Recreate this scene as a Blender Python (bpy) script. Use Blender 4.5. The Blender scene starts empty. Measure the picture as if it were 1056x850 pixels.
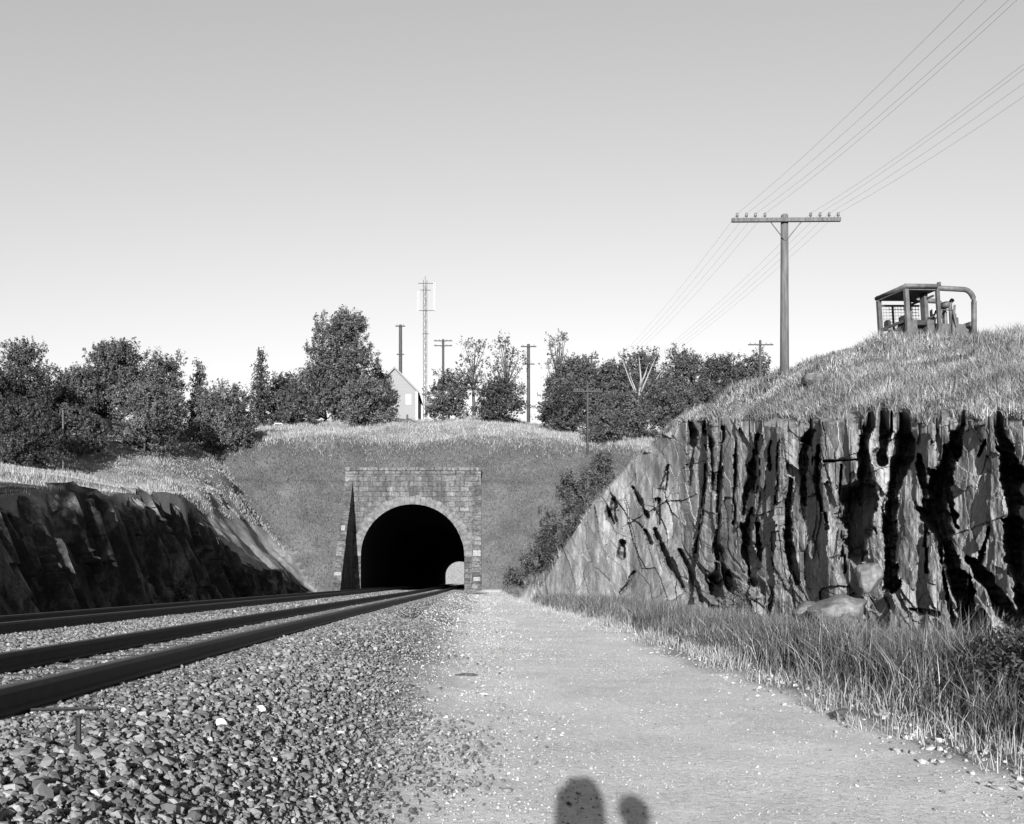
import bpy, bmesh, math, random
import numpy as np
from mathutils import Vector, Matrix

random.seed(7)
RNG = np.random.default_rng(7)
sc = bpy.context.scene
COL = sc.collection
F_PX, VX, HY = 1000.0, 492.0, 601.0        # focal length and vanishing point in photo pixels


def P(px, py, d):
    """photo pixel + distance along the track -> world point (camera at the origin)"""
    return Vector(((px - VX) / F_PX * d, d, (HY - py) / F_PX * d))


# ------------------------------------------------------------------ noise
def _hash(ix, iy, seed):
    h = (ix.astype(np.int64) * 374761393 + iy.astype(np.int64) * 668265263 + seed * 974634777) & 0xFFFFFFFF
    h = ((h ^ (h >> 13)) * 1274126177) & 0xFFFFFFFF
    h = h ^ (h >> 16)
    return (h & 0xFFFFFF) / float(0xFFFFFF)


def vn(x, y, seed=0):
    x = np.asarray(x, float); y = np.asarray(y, float)
    ix, iy = np.floor(x), np.floor(y)
    fx, fy = x - ix, y - iy
    fx = fx * fx * fx * (fx * (fx * 6 - 15) + 10); fy = fy * fy * fy * (fy * (fy * 6 - 15) + 10)
    a = _hash(ix, iy, seed); b = _hash(ix + 1, iy, seed); c = _hash(ix, iy + 1, seed); e = _hash(ix + 1, iy + 1, seed)
    return (a * (1 - fx) + b * fx) * (1 - fy) + (c * (1 - fx) + e * fx) * fy - .5


def fbm(x, y, seed=0, o=4):
    s = 0; a = 1.0
    for k in range(o):
        s = s + a * vn(x * 2 ** k, y * 2 ** k, seed + k * 17); a *= .5
    return s


def facets(x, y, seed, tilt=.5):
    """piecewise planar cells: offset and tilt per Voronoi cell"""
    ix, iy = np.floor(x), np.floor(y)
    best = np.full(x.shape, 1e9); out = np.zeros(x.shape)
    for dx in (-1, 0, 1):
        for dy in (-1, 0, 1):
            cx, cy = ix + dx, iy + dy
            px = cx + _hash(cx, cy, seed); py = cy + _hash(cx, cy, seed + 1)
            dd = (x - px) ** 2 + (y - py) ** 2
            v = (_hash(cx, cy, seed + 2) - .5) + tilt * ((x - px) * (_hash(cx, cy, seed + 3) - .5) * 2 + (y - py) * (_hash(cx, cy, seed + 4) - .5) * 2)
            m = dd < best
            best = np.where(m, dd, best); out = np.where(m, v, out)
    return out


def smooth(t):
    t = np.clip(t, 0, 1); return t * t * (3 - 2 * t)


# ------------------------------------------------------------------ mesh helpers
def mesh_np(name, V, faces, mat=None, parent=None, shade=False, attr=None):
    """V (n,3) array, faces: list of (m,k) int arrays -> ONE mesh object"""
    me = bpy.data.meshes.new(name)
    V = np.asarray(V, np.float32)
    me.vertices.add(len(V)); me.vertices.foreach_set('co', V.ravel())
    loops = np.concatenate([f.ravel() for f in faces]).astype(np.int32)
    tot = np.concatenate([np.full(len(f), f.shape[1], np.int32) for f in faces])
    start = np.concatenate([[0], np.cumsum(tot)[:-1]]).astype(np.int32)
    me.loops.add(len(loops)); me.loops.foreach_set('vertex_index', loops)
    me.polygons.add(len(tot)); me.polygons.foreach_set('loop_start', start); me.polygons.foreach_set('loop_total', tot)
    me.polygons.foreach_set('use_smooth', np.full(len(tot), shade, bool))
    if attr is not None:
        a = me.color_attributes.new('zone', 'FLOAT_COLOR', 'POINT')
        a.data.foreach_set('color', np.asarray(attr, np.float32).ravel())
    me.update(calc_edges=True); me.validate()
    if mat: me.materials.append(mat)
    o = bpy.data.objects.new(name, me); COL.objects.link(o)
    if parent: o.parent = parent
    return o


def grid_faces(nu, nv):
    i = np.arange(nu * nv).reshape(nu, nv)
    return np.stack([i[:-1, :-1].ravel(), i[1:, :-1].ravel(), i[1:, 1:].ravel(), i[:-1, 1:].ravel()], 1)


def obj(name, bm, mat, parent=None, shade=False):
    me = bpy.data.meshes.new(name)
    bmesh.ops.recalc_face_normals(bm, faces=bm.faces)
    bm.to_mesh(me); bm.free()
    for p in me.polygons: p.use_smooth = shade
    if mat: me.materials.append(mat)
    o = bpy.data.objects.new(name, me); COL.objects.link(o)
    if parent: o.parent = parent
    return o


def tag(o, label, cat, group=None):
    o['label'] = label; o['category'] = cat
    if group: o['group'] = group
    return o


def thing(name, label, cat, loc=(0, 0, 0), rotz=0, group=None):
    o = bpy.data.objects.new(name, None); COL.objects.link(o)
    o.location = loc; o.rotation_euler = (0, 0, rotz); o.empty_display_size = .3
    return tag(o, label, cat, group)


def struct(o):
    o['kind'] = 'structure'; return o


def stuff(o, label=None, cat=None):
    o['kind'] = 'stuff'
    if label: o['label'] = label
    if cat: o['category'] = cat
    return o


def bx(bm, x0, x1, y0, y1, z0, z1, bevel=0.0):
    m = Matrix.Translation(((x0 + x1) / 2, (y0 + y1) / 2, (z0 + z1) / 2)) @ Matrix.Diagonal((x1 - x0, y1 - y0, z1 - z0, 1))
    r = bmesh.ops.create_cube(bm, size=1, matrix=m)
    if bevel:
        es = list({e for v in r['verts'] for e in v.link_edges})
        bmesh.ops.bevel(bm, geom=es, offset=bevel, segments=1, affect='EDGES')
    return bm


def tube(bm, pts, r, n=8):
    """tapered tube along pts; r number or list"""
    pts = [Vector(p) for p in pts]
    rs = r if isinstance(r, (list, tuple)) else [r] * len(pts)
    rings = []
    for i, p in enumerate(pts):
        t = (pts[min(i + 1, len(pts) - 1)] - pts[max(i - 1, 0)]).normalized()
        a = t.cross(Vector((0, 0, 1)))
        if a.length < .1: a = t.cross(Vector((0, 1, 0)))
        a.normalize(); b = t.cross(a)
        rings.append([bm.verts.new(p + (a * math.cos(k * 2 * math.pi / n) + b * math.sin(k * 2 * math.pi / n)) * rs[i]) for k in range(n)])
    for q, w in zip(rings, rings[1:]):
        for k in range(n): bm.faces.new((q[k], q[(k + 1) % n], w[(k + 1) % n], w[k]))
    bm.faces.new(rings[0][::-1]); bm.faces.new(rings[-1])
    return bm


def prism(bm, poly, axis, a, b):
    """extrude a 2D polygon along axis ('x','y','z') from a to b"""
    def mk(p, t):
        return {'x': (t, p[0], p[1]), 'y': (p[0], t, p[1]), 'z': (p[0], p[1], t)}[axis]
    A = [bm.verts.new(mk(p, a)) for p in poly]; B = [bm.verts.new(mk(p, b)) for p in poly]
    n = len(poly)
    bm.faces.new(A[::-1]); bm.faces.new(B)
    for i in range(n): bm.faces.new((A[i], A[(i + 1) % n], B[(i + 1) % n], B[i]))
    return bm


def B(): return bmesh.new()


# ------------------------------------------------------------------ materials (black-and-white film: all greys)
def new_mat(name):
    m = bpy.data.materials.new(name); m.use_nodes = True
    nt = m.node_tree; bs = nt.nodes['Principled BSDF']
    return m, nt, bs


def g(v): return (v, v, v, 1)


def N(nt, t, **kw):
    n = nt.nodes.new(t)
    for k, v in kw.items():
        if k in n.inputs: n.inputs[k].default_value = v
        else: setattr(n, k, v)
    return n


def ramp(nt, src, stops):
    r = nt.nodes.new('ShaderNodeValToRGB')
    e = r.color_ramp.elements
    while len(e) < len(stops): e.new(.5)
    for el, (p, v) in zip(e, stops): el.position = p; el.color = g(v)
    nt.links.new(src, r.inputs['Fac']); return r


def coords(nt, scale=(1, 1, 1), rot=(0, 0, 0)):
    tc = nt.nodes.new('ShaderNodeTexCoord'); mp = nt.nodes.new('ShaderNodeMapping')
    mp.inputs['Scale'].default_value = scale; mp.inputs['Rotation'].default_value = rot
    nt.links.new(tc.outputs['Object'], mp.inputs['Vector']); return mp.outputs['Vector']


def noise(nt, vec, scale, detail=6, rough=.6):
    n = N(nt, 'ShaderNodeTexNoise', Scale=scale, Detail=detail, Roughness=rough)
    if vec is not None: nt.links.new(vec, n.inputs['Vector'])
    return n.outputs['Fac']


def mixv(nt, a, b, fac, mode='MIX'):
    m = nt.nodes.new('ShaderNodeMix'); m.data_type = 'RGBA'; m.blend_type = mode
    for s, v in ((m.inputs[0], fac), (m.inputs[6], a), (m.inputs[7], b)):
        if hasattr(v, 'is_linked') or hasattr(v, 'links'): nt.links.new(v, s)
        elif isinstance(v, (int, float)) and s.type == 'RGBA': s.default_value = g(v)
        else: s.default_value = v
    return m.outputs[2]


def bump(nt, bs, h, strength, dist):
    b = N(nt, 'ShaderNodeBump', Strength=strength, Distance=dist)
    nt.links.new(h, b.inputs['Height']); nt.links.new(b.outputs['Normal'], bs.inputs['Normal'])


def simple(name, lo, hi, scale=3, rough=.8, bstr=.3, bdist=.02, stretch=(1, 1, 1), metal=0, rot=(0, 0, 0), detail=6):
    m, nt, bs = new_mat(name)
    f = noise(nt, coords(nt, stretch, rot), scale, detail)
    r = ramp(nt, f, [(.3, lo), (.7, hi)])
    nt.links.new(r.outputs[0], bs.inputs['Base Color'])
    bs.inputs['Roughness'].default_value = rough; bs.inputs['Metallic'].default_value = metal
    bs.inputs['Specular IOR Level'].default_value = .25
    if bstr: bump(nt, bs, f, bstr, bdist)
    return m


def island(name, stops, rough=.85, spec=.15, clump=0, cscale=.5):
    """colour varies per blade / leaf / stone (its own colour; in leaves the clump tone also paints light and shade)"""
    m, nt, bs = new_mat(name)
    ge = nt.nodes.new('ShaderNodeNewGeometry')
    r = ramp(nt, ge.outputs['Random Per Island'], stops)
    c = r.outputs[0]
    if clump:
        f = noise(nt, coords(nt), cscale, 3)
        k = ramp(nt, f, [(.35, 1 - clump), (.65, 1.0)])
        c = mixv(nt, c, k.outputs[0], 1.0, 'MULTIPLY')
    nt.links.new(c, bs.inputs['Base Color'])
    bs.inputs['Roughness'].default_value = rough; bs.inputs['Specular IOR Level'].default_value = spec
    return m


def rock_mat(name, lo, mid, hi, stretch, rot):
    m, nt, bs = new_mat(name)
    v = coords(nt, stretch, rot); v2 = coords(nt)
    f1 = noise(nt, v, 1.1, 10, .68); f2 = noise(nt, v2, .5, 5); f3 = noise(nt, v2, 9, 8, .7)
    c = ramp(nt, f1, [(.28, lo), (.5, mid), (.72, hi)]).outputs[0]
    c = mixv(nt, c, ramp(nt, f2, [(.3, .62), (.65, 1.1)]).outputs[0], 1.0, 'MULTIPLY')
    c = mixv(nt, c, ramp(nt, f3, [(.3, .66), (.6, 1.12)]).outputs[0], 1.0, 'MULTIPLY')
    nt.links.new(c, bs.inputs['Base Color'])
    bs.inputs['Roughness'].default_value = .9; bs.inputs['Specular IOR Level'].default_value = .2
    s = N(nt, 'ShaderNodeMath', operation='ADD'); nt.links.new(f1, s.inputs[0]); nt.links.new(f3, s.inputs[1])
    bump(nt, bs, s.outputs[0], .4, .1)
    return m


M = {}
M['rock'] = rock_mat('rock', .07, .165, .26, (1.6, 1.6, .35), (0, .12, 0))
M['rock_dark_shade'] = rock_mat('dark_shaded_rock', .01, .04, .21, (1, 1.6, .22), (.5, 0, 0))  # left cut's shade painted into a darker tone, pale streaks for sunlit slabs
M['boulder'] = rock_mat('boulder', .05, .09, .15, (1, 1, 1), (0, 0, 0))
M['rail'] = simple('rail_steel', .008, .02, 8, .5, .1, .005, metal=.0)
M['railhead'] = simple('worn_rail_head', .02, .045, 8, .4, 0)
M['tie'] = simple('creosoted_tie', .03, .08, 6, .9, .5, .02, (.4, 4, 4))
M['soot'] = simple('soot_lining', .008, .02, 2, .95, .3, .05)
M['wood'] = simple('weathered_pole', .035, .09, 5, .9, .5, .02, (4, 4, .25))
M['wood_dark'] = simple('dark_wood', .02, .05, 5, .9, .4, .02, (4, 4, .3))
M['steel'] = simple('grey_steel', .08, .14, 4, .5, .1, .01)
M['dull_steel'] = simple('dull_steel', .03, .06, 4, .6, .1, .01)
M['paint'] = simple('worn_yellow_paint', .035, .085, 5, .6, .15, .01)
M['dark_paint'] = simple('dark_paint', .03, .07, 5, .6, .1, .01)
M['black'] = simple('black_rubber', .012, .03, 5, .8, .1, .01)
M['white'] = simple('white_paint', .2, .3, 5, .6, .1, .01)
M['house'] = simple('house_siding', .12, .15, 2, .8, .3, .03, (.2, .2, 8))
M['roof'] = simple('roof_shingle', .05, .09, 6, .9, .4, .02)
M['whitewash'] = simple('faded_whitewash', .1, .2, 7, .9, .2, .01)
M['glass'] = simple('window_blind', .25, .3, 2, .3, 0)
M['insul'] = simple('glass_insulator', .05, .1, 5, .25, 0)
M['wire'] = simple('copper_wire', .1, .14, 5, .6, 0)
M['bark'] = simple('bark', .03, .07, 5, .95, .6, .03, (3, 3, .5))
M['bark_pale'] = simple('pale_bark', .12, .2, 5, .9, .4, .02, (3, 3, .5))
M['cloth'] = simple('dark_cloth', .015, .03, 9, .95, .2, .01)
M['skin'] = simple('skin', .3, .36, 9, .6, .1, .005)
M['whitestone'] = simple('white_stone', .35, .5, 8, .8, .4, .02)
M['grass_dry'] = island('dry_grass', [(0, .13), (.45, .19), (.85, .255), (1, .34)], clump=.3, cscale=.6)
M['grass_hill'] = island('hill_grass', [(0, .06), (.4, .145), (.8, .245), (1, .37)], clump=.62, cscale=.8)
M['grass_tall'] = island('tall_weeds', [(0, .03), (.5, .085), (.85, .16), (1, .3)], clump=.6, cscale=1.2)
M['ivy'] = island('slope_ivy', [(0, .045), (.5, .068), (1, .1)], clump=.35, cscale=.8)
M['stones'] = island('ballast_stone', [(0, .035), (.35, .075), (.75, .12), (.985, .17), (1, .28)])
M['pebbles'] = island('path_pebble', [(0, .07), (.5, .2), (.985, .3), (1, .36)])
for nm, a in (('leaf', 1.0), ('leaf_dark', .65), ('leaf_light', 1.35)):
    M[nm] = island(nm, [(0, .03 * a), (.5, .05 * a), (.85, .07 * a), (1, .1 * a)], .6, .25, clump=.5, cscale=.75)  # clump noise paints lit and shaded foliage masses into the leaf colour


def masonry():
    m, nt, bs = new_mat('ashlar_masonry')
    tc = nt.nodes.new('ShaderNodeTexCoord'); sp = nt.nodes.new('ShaderNodeSeparateXYZ'); cb = nt.nodes.new('ShaderNodeCombineXYZ')
    ad = N(nt, 'ShaderNodeMath', operation='ADD')
    nt.links.new(tc.outputs['Object'], sp.inputs[0])
    nt.links.new(sp.outputs['X'], ad.inputs[0]); nt.links.new(sp.outputs['Y'], ad.inputs[1])
    nt.links.new(ad.outputs[0], cb.inputs['X']); nt.links.new(sp.outputs['Z'], cb.inputs['Y'])
    wob = noise(nt, cb.outputs[0], 1.3, 3)
    av = N(nt, 'ShaderNodeVectorMath', operation='MULTIPLY_ADD'); nt.links.new(wob, av.inputs[0])
    av.inputs[1].default_value = (.5, .22, 0); nt.links.new(cb.outputs[0], av.inputs[2])
    br = N(nt, 'ShaderNodeTexBrick', Scale=1.0)
    br.inputs['Color1'].default_value = g(.05); br.inputs['Color2'].default_value = g(.1); br.inputs['Mortar'].default_value = g(.045)
    br.inputs['Mortar Size'].default_value = .035; br.inputs['Mortar Smooth'].default_value = .8
    br.inputs['Brick Width'].default_value = .72; br.inputs['Row Height'].default_value = .4; br.inputs['Bias'].default_value = -.1
    nt.links.new(av.outputs[0], br.inputs['Vector'])
    v2 = coords(nt, (1.2, 1.2, .22)); f1 = noise(nt, v2, .9, 5); f2 = noise(nt, coords(nt), 5, 8, .7)
    c = mixv(nt, br.outputs['Color'], ramp(nt, f1, [(.33, .32), (.64, 1.3)]).outputs[0], 1.0, 'MULTIPLY')
    c = mixv(nt, c, ramp(nt, f2, [(.34, .3), (.66, 1.55)]).outputs[0], 1.0, 'MULTIPLY')
    nt.links.new(c, bs.inputs['Base Color']); bs.inputs['Roughness'].default_value = .9
    mm = N(nt, 'ShaderNodeMath', operation='MULTIPLY_ADD'); nt.links.new(br.outputs['Fac'], mm.inputs[0]); mm.inputs[1].default_value = -1.0
    nt.links.new(f2, mm.inputs[2]); bump(nt, bs, mm.outputs[0], .7, .06)
    return m


M['masonry'] = masonry()
M['voussoir'] = simple('arch_stone', .04, .12, 2.5, .9, .6, .06)


def ground_mat():
    m, nt, bs = new_mat('ground')
    at = N(nt, 'ShaderNodeAttribute', attribute_name='zone')
    sp = nt.nodes.new('ShaderNodeSeparateColor'); nt.links.new(at.outputs['Color'], sp.inputs[0])
    v = coords(nt)
    fine = noise(nt, v, 16, 8, .75); mid = noise(nt, v, 1.1, 6, .65); vor = N(nt, 'ShaderNodeTexVoronoi', Scale=15.0); nt.links.new(v, vor.inputs['Vector'])
    grass = ramp(nt, mid, [(.3, .07), (.7, .17)]).outputs[0]
    path = ramp(nt, fine, [(.28, .22), (.45, .4), (.7, .52)]).outputs[0]
    path = mixv(nt, path, ramp(nt, noise(nt, v, 70, 4, .8), [(.3, .55), (.55, 1.12)]).outputs[0], 1.0, 'MULTIPLY')
    path = mixv(nt, path, ramp(nt, mid, [(.3, .78), (.65, 1.05)]).outputs[0], 1.0, 'MULTIPLY')
    ball = ramp(nt, vor.outputs['Distance'], [(.1, .2), (.55, .03)]).outputs[0]
    ball = mixv(nt, ball, ramp(nt, fine, [(.3, .5), (.7, 1.3)]).outputs[0], 1.0, 'MULTIPLY')
    iv = ramp(nt, noise(nt, coords(nt, (1, 1, 2.2)), 3.5, 9, .75), [(.3, .04), (.55, .068), (.75, .1)]).outputs[0]
    iv = mixv(nt, iv, ramp(nt, noise(nt, coords(nt), .35, 4), [(.35, .65), (.65, 1.2)]).outputs[0], 1.0, 'MULTIPLY')
    rk = ramp(nt, noise(nt, coords(nt, (1, .5, .5), (.4, 0, .3)), 1.6, 10, .7), [(.3, .08), (.55, .19), (.75, .3)]).outputs[0]
    c = mixv(nt, grass, path, sp.outputs[0]); c = mixv(nt, c, ball, sp.outputs[1]); c = mixv(nt, c, iv, sp.outputs[2])
    c = mixv(nt, c, rk, at.outputs['Alpha'])
    nt.links.new(c, bs.inputs['Base Color']); bs.inputs['Roughness'].default_value = .95; bs.inputs['Specular IOR Level'].default_value = .1
    bump(nt, bs, fine, .7, .04)
    return m


M['ground'] = ground_mat()

# ------------------------------------------------------------------ terrain height functions
TX = {'r1': -3.13, 'r2': -4.565, 'r3': -7.75, 'r4': -9.185}
TUN_END = 281.0


def shift(d): return 1.05 * smooth((np.asarray(d, float) - 8) / 70.0)


def zb(d): return np.interp(d, [-60, 0, 76, 500], [-.895, -.895, -.57, -.57])       # foot of rail


def zp(d): return np.interp(d, [-60, 0, 20, 70, 500], [-1.5, -1.5, -1.36, -.62, -.62])   # path


def floor_z(X, d):
    Xs = X - shift(d)
    zt = zb(d) - .035
    s = smooth((Xs + 2.35) / 2.2)
    z = zt * (1 - s) + zp(d) * s
    z = z + np.where(X > 3.7, .07 * np.clip(X - 3.7, 0, 6), 0)
    z = np.where(Xs < -10.4, zt - .12 * smooth((-10.4 - Xs) / .7), z)
    return z + .03 * fbm(X * .7, d * .7, 3, 3) * (Xs > -1.5)


CLX = [0, 15, 23, 29, 37, 41, 44, 52, 60, 64, 80]
CLZ = [1.4, 1.7, 1.9, 2.6, 3.25, 2.9, 1.9, .6, -.3, -.7, -.7]


def left_top(d): return np.interp(d, CLX, CLZ)


def left_bank(X, d):
    e0 = np.interp(d, [46, 52, 72, 90], [0, 1.6, -.5, -.5])
    e = -11.6 - e0 - X
    zc = np.maximum(left_top(d), -.7)
    zm = np.interp(d, [0, 23, 37, 44, 50, 60, 70, 76], [1.6, 2.0, 3.3, 4.0, 4.7, 5.3, 7, 9.5])
    em = np.maximum(zm - zc, 0) / 1.05
    z = np.where(e < em, zc + 1.05 * e, zm + np.interp(d, [40, 58, 72], [.13, .18, .42]) * (e - em) + .35 * fbm(X * .22, d * .22, 11, 3))
    rough = .55 * facets(X * .8 + d * .25, d * .5, 23, .8) * smooth((d - 44) / 4) * (e < em + 1) * (d < 73)
    z = z + rough + .5 * fbm(X * .15, d * .13, 31, 3) * smooth(e / 4)
    z = np.minimum(z, 15.5 + .5 * fbm(X * .1, d * .1, 5, 2))
    return np.where(e > 0, z, -99)


def slope_s(X, d):
    z = np.interp(d, [69, 76, 77.2, 78.5, 80, 81.5, 84, 88, 100, 118, 600], [-.65, 7.6, 8.85, 10.05, 11.25, 12.2, 13.05, 13.95, 16.6, 17.4, 17.6])
    z = z - .09 * np.clip(X - 2, 0, 16) * smooth((d - 78) / 4) * (1 - smooth((d - 95) / 20)) - .06 * np.clip(-14 - X, 0, 14) * smooth((d - 78) / 4) * (1 - smooth((d - 90) / 15))
    z = z + .8 * fbm(X * .16, d * .16, 41, 3) * smooth((d - 78.5) / 4) + .22 * fbm(X * .5 + d * .25, d * .3, 43, 3) * smooth((d - 69.5) / 2) * ((X < -11) | (X > 1) | (d > 78.5))
    return np.where(d > 68.9, z, -99)


RT_PX = [540, 560, 575, 600, 625, 650, 680, 705, 730, 760, 800, 850, 900, 950, 1000, 1056, 9000]
RT_Y = [622, 602, 577, 537, 507, 480, 452, 434, 438, 442, 445, 442, 434, 441, 434, 438, 438]


def r_xc(px): return np.interp(px, [540, 560, 600, 650, 705, 850, 1056, 9000], [2.3, 3.15, 4.7, 6.4, 7.7, 7.7, 7.9, 7.9])


def r_edge(px):
    u = np.maximum((px - VX) / F_PX, .045)
    dc = r_xc(px) / u
    zc = (HY - np.interp(px, RT_PX, RT_Y)) / F_PX * dc
    zc = np.where(px > 1056, 2.28, zc)
    return dc, zc


def right_hill(X, d):
    dd = np.maximum(d, .5); u = X / dd; px = VX + F_PX * u
    dc, zc = r_edge(px)
    pk = [560, 650, 705, 735, 760, 808, 850, 900, 957, 1010, 1056]
    dk = np.interp(px, pk, [48, 42.5, 40, 35, 32, 30, 29, 29, 29, 29, 29.5])
    yk = np.interp(px, pk, [602, 482, 432, 416, 404, 384, 370, 357, 351, 347, 345])
    ue = np.maximum(px - 1056, 0)
    xk = 16.6
    dk = np.where(px > 1056, np.minimum(29.5, xk / u.clip(.05)), dk)
    zk = np.where(px > 1056, 7.5, (HY - yk) / F_PX * dk)
    t = np.clip((d - dc) / np.maximum(dk - dc, .5), 0, 1)
    z = zc + (zk - zc) * (t ** .92)
    z = np.where(d > dk, zk - .05 * np.clip(d - dk, 0, 5), z)
    z = z + .3 * fbm(X * .35, d * .35, 51, 3) * smooth((d - dc) / 3)
    ok = (u > .05) & (d > dc)
    return np.where(ok, z, -99)


def inside_portal(X, d): return (X > -10.02) & (X < -.02) & (d < 76.45)


def terrain(X, d, cliff_gap=2.4):
    X = np.asarray(X, float); d = np.asarray(d, float)
    z = floor_z(X, d)
    dd = np.maximum(d, .5); dc, _ = r_edge(VX + F_PX * X / dd)
    rh = np.where(d > dc + cliff_gap * (X / dd > .07), right_hill(X, d), -99)
    lb = np.where((X < -11.6 - (.55 if cliff_gap else 0)) , left_bank(X, d), -99)
    s = slope_s(X, d)
    z2 = np.maximum(np.maximum(z, rh), np.maximum(lb, s))
    z2 = np.where(inside_portal(X, d), z, z2)
    far = (d > TUN_END) & (X > -60) & (X < 5)
    z2 = np.where(far, np.interp(d, [TUN_END, 372, 395, 450], [-1.6, -1.6, 12, 17.5]), z2)
    z2 = np.where(d > 460, np.interp(d, [460, 900], [17.5, -2]), z2)
    return z2


def ground_at(x, d, gap=0): return float(terrain(np.array([x]), np.array([d]), gap)[0])


# terrain sheet
gx = np.unique(np.concatenate([[-4000, -1500, -600, -300, -200, -150, -110, -85], np.arange(-70, -32, 2.0), np.arange(-32, -12.2, .4),
     np.arange(-12.15, -10.1, .2), [-10.04, -10.0], np.arange(-9.8, 0, .3), [-.04, 0.0], np.arange(.3, 30, .38), np.arange(31, 60, 2.0), [70, 90, 120, 170, 260, 500, 1500, 4000]]))
gd = np.unique(np.concatenate([[-4000, -1000, -300, -100, -50, -30, -20, -12, -6, -2], np.arange(0, 68.9, .42), [68.95], np.arange(69.2, 76.4, .4), [76.4, 76.5], np.arange(76.9, 112, .5),
     np.arange(113, 140, 3), np.arange(140, 276, 10), [278, 280.9, 281.1], np.arange(285, 372, 12), np.arange(372, 400, 2.5), [405, 430, 460, 600, 900, 1500, 4000]]))
XX, DD = np.meshgrid(gx, gd, indexing='ij')
ZZ = terrain(XX, DD)
FL = floor_z(XX, DD)
Xs = XX - shift(DD)
is_floor = np.abs(ZZ - FL) < .02
near = (DD < 84) & is_floor
wb = 1.0 * fbm(XX * .5, DD * .3, 178, 3)
path = near * smooth((Xs + 1.9 + wb) / 1.6) * (1 - smooth((XX - 3.5 + .5 * fbm(XX * .5, DD * .5, 9, 3) + np.interp(DD, [24, 40, 66], [0, .4, 1.6])) / .5)) 
ball = near * smooth((Xs + 11.2) / .4) * (1 - smooth((Xs + 1.9 + wb) / 1.6))
ivy = (DD > 68.9) * (DD < 84) * (ZZ > FL + .1) * smooth((81.2 - DD + 1.2 * fbm(XX * .3, DD * .3, 77, 3)) / .9) * smooth((XX + 24) / 2)
rockw = (left_bank(XX, DD) > slope_s(XX, DD) + .05) * (DD > 44) * (DD < 72) * (XX < -10.8) * (~is_floor) * smooth((4.6 + .6 * fbm(XX * .5, DD * .4, 7, 3) - ZZ) / .8)
rockw = rockw + (DD > TUN_END) * .6
zone = np.stack([path, ball, ivy, rockw], -1).reshape(-1, 4)
Fq = grid_faces(len(gx), len(gd))
V = np.stack([XX, DD, ZZ], -1).reshape(-1, 3)
cx = V[Fq, 0].mean(1); cd = V[Fq, 1].mean(1); zr = np.ptp(V[Fq, 2], axis=1)
hole = ((cx > -9.95) & (cx < -.1) & (cd > 76.35) & (cd < 76.95) & (zr > 3)) | ((cx > -9.9) & (cx < -.2) & (cd > 280.5) & (cd < 281.5) & (zr > 3))
struct(mesh_np('ground', V, [Fq[~hole]], M['ground'], shade=True, attr=zone))

# ------------------------------------------------------------------ right rock cut: slabs and open joints
CR = [
 [(900,433,5),(890,455,6),(893,480,5),(895,500,8),(887,518,13),(886,540,14),(887,566,13)],
 [(913,440,6),(910,455,8),(909,475,6)],
 [(931,440,5),(937,460,10),(929,482,7),(921,505,6),(919,540,6),(918,575,6),(918,602,7)],
 [(948,470,4),(952,500,3),(955,540,1.6),(955,590,1.4)],
 [(993,438,3),(979,468,10),(969,503,12),(968,525,13),(977,557,9),(985,590,10),(996,622,12),(1006,648,13)],
 [(1031,440,5),(1041,470,10),(1046,506,11),(1048,541,9),(1053,576,9),(1057,630,9)],
 [(998,575,3),(1015,595,6),(1032,620,8),(1048,640,7)],
 [(838,445,3),(828,465,7),(829,485,5),(830,520,3)],
 [(815,495,3),(812,520,4),(812,545,4),(815,576,4),(822,600,3)],
 [(845,460,1.6),(843,490,2),(848,525,2),(853,545,1.2)],
 [(782,450,3),(780,475,4),(780,505,3)], [(794,455,1.5),(794,485,1.5)],
 [(938,628,1.6),(968,633,2)], [(850,476,.6),(885,474,.6)],
 [(712,460,1.5),(711,480,2.4),(711,500,1.2)], [(712,436,2),(716,447,4),(711,465,2)],
 [(728,440,2.5),(733,458,3.5),(736,485,1.6),(735,505,1.2)],
 [(745,441,2),(744,470,2.3),(742,500,2.3),(741,530,2.1),(740,560,2.6),(745,585,5),(752,605,4),(756,620,3)],
 [(738,582,3),(736,597,7),(737,611,6)], [(729,480,1.2),(727,505,1.3),(722,540,1.3),(717,570,1.2)],
 [(759,456,1.4),(759,490,1.6),(757,540,1.3)], [(785,450,2),(777,480,5),(781,500,5)],
 [(775,495,3),(769,515,3.5),(766,530,2)], [(777,525,3),(772,545,5),(771,565,5),(775,585,4),(776,600,4)],
 [(781,540,2),(783,560,3),(781,585,2.5)], [(674,547,2),(683,563,3.2),(693,583,3),(704,605,1.6)],
 [(701,568,1.8),(708,582,2.6),(716,600,2.6),(724,620,1.4)], [(632,515,2),(631,530,4),(634,538,2)],
 [(654,503,2),(661,519,4),(667,534,2)], [(643,560,2),(641,573,3)], [(678,515,1.2),(678,540,1.2)],
 [(664,547,1.6),(670,560,1.6)], [(762,612,1.2),(770,632,1.4)], [(690,480,1.2),(684,505,1.4)], [(868,480,1.2),(866,540,1.2),(872,590,1.4)],
 [(1010,470,1.6),(1016,455,1.6)], [(1020,545,1.5),(1010,580,1.8)], [(803,455,1.2),(800,520,1.3)], [(655,590,1.2),(640,612,1.2)]]

pxs = np.arange(546, 1130, .95); nrow = 250
tt = np.linspace(0, 1, nrow)
PX, TT = np.meshgrid(pxs, tt, indexing='ij')
def cellv(x, y, seed): return _hash(np.floor(x), np.floor(y), seed) - .5


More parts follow.
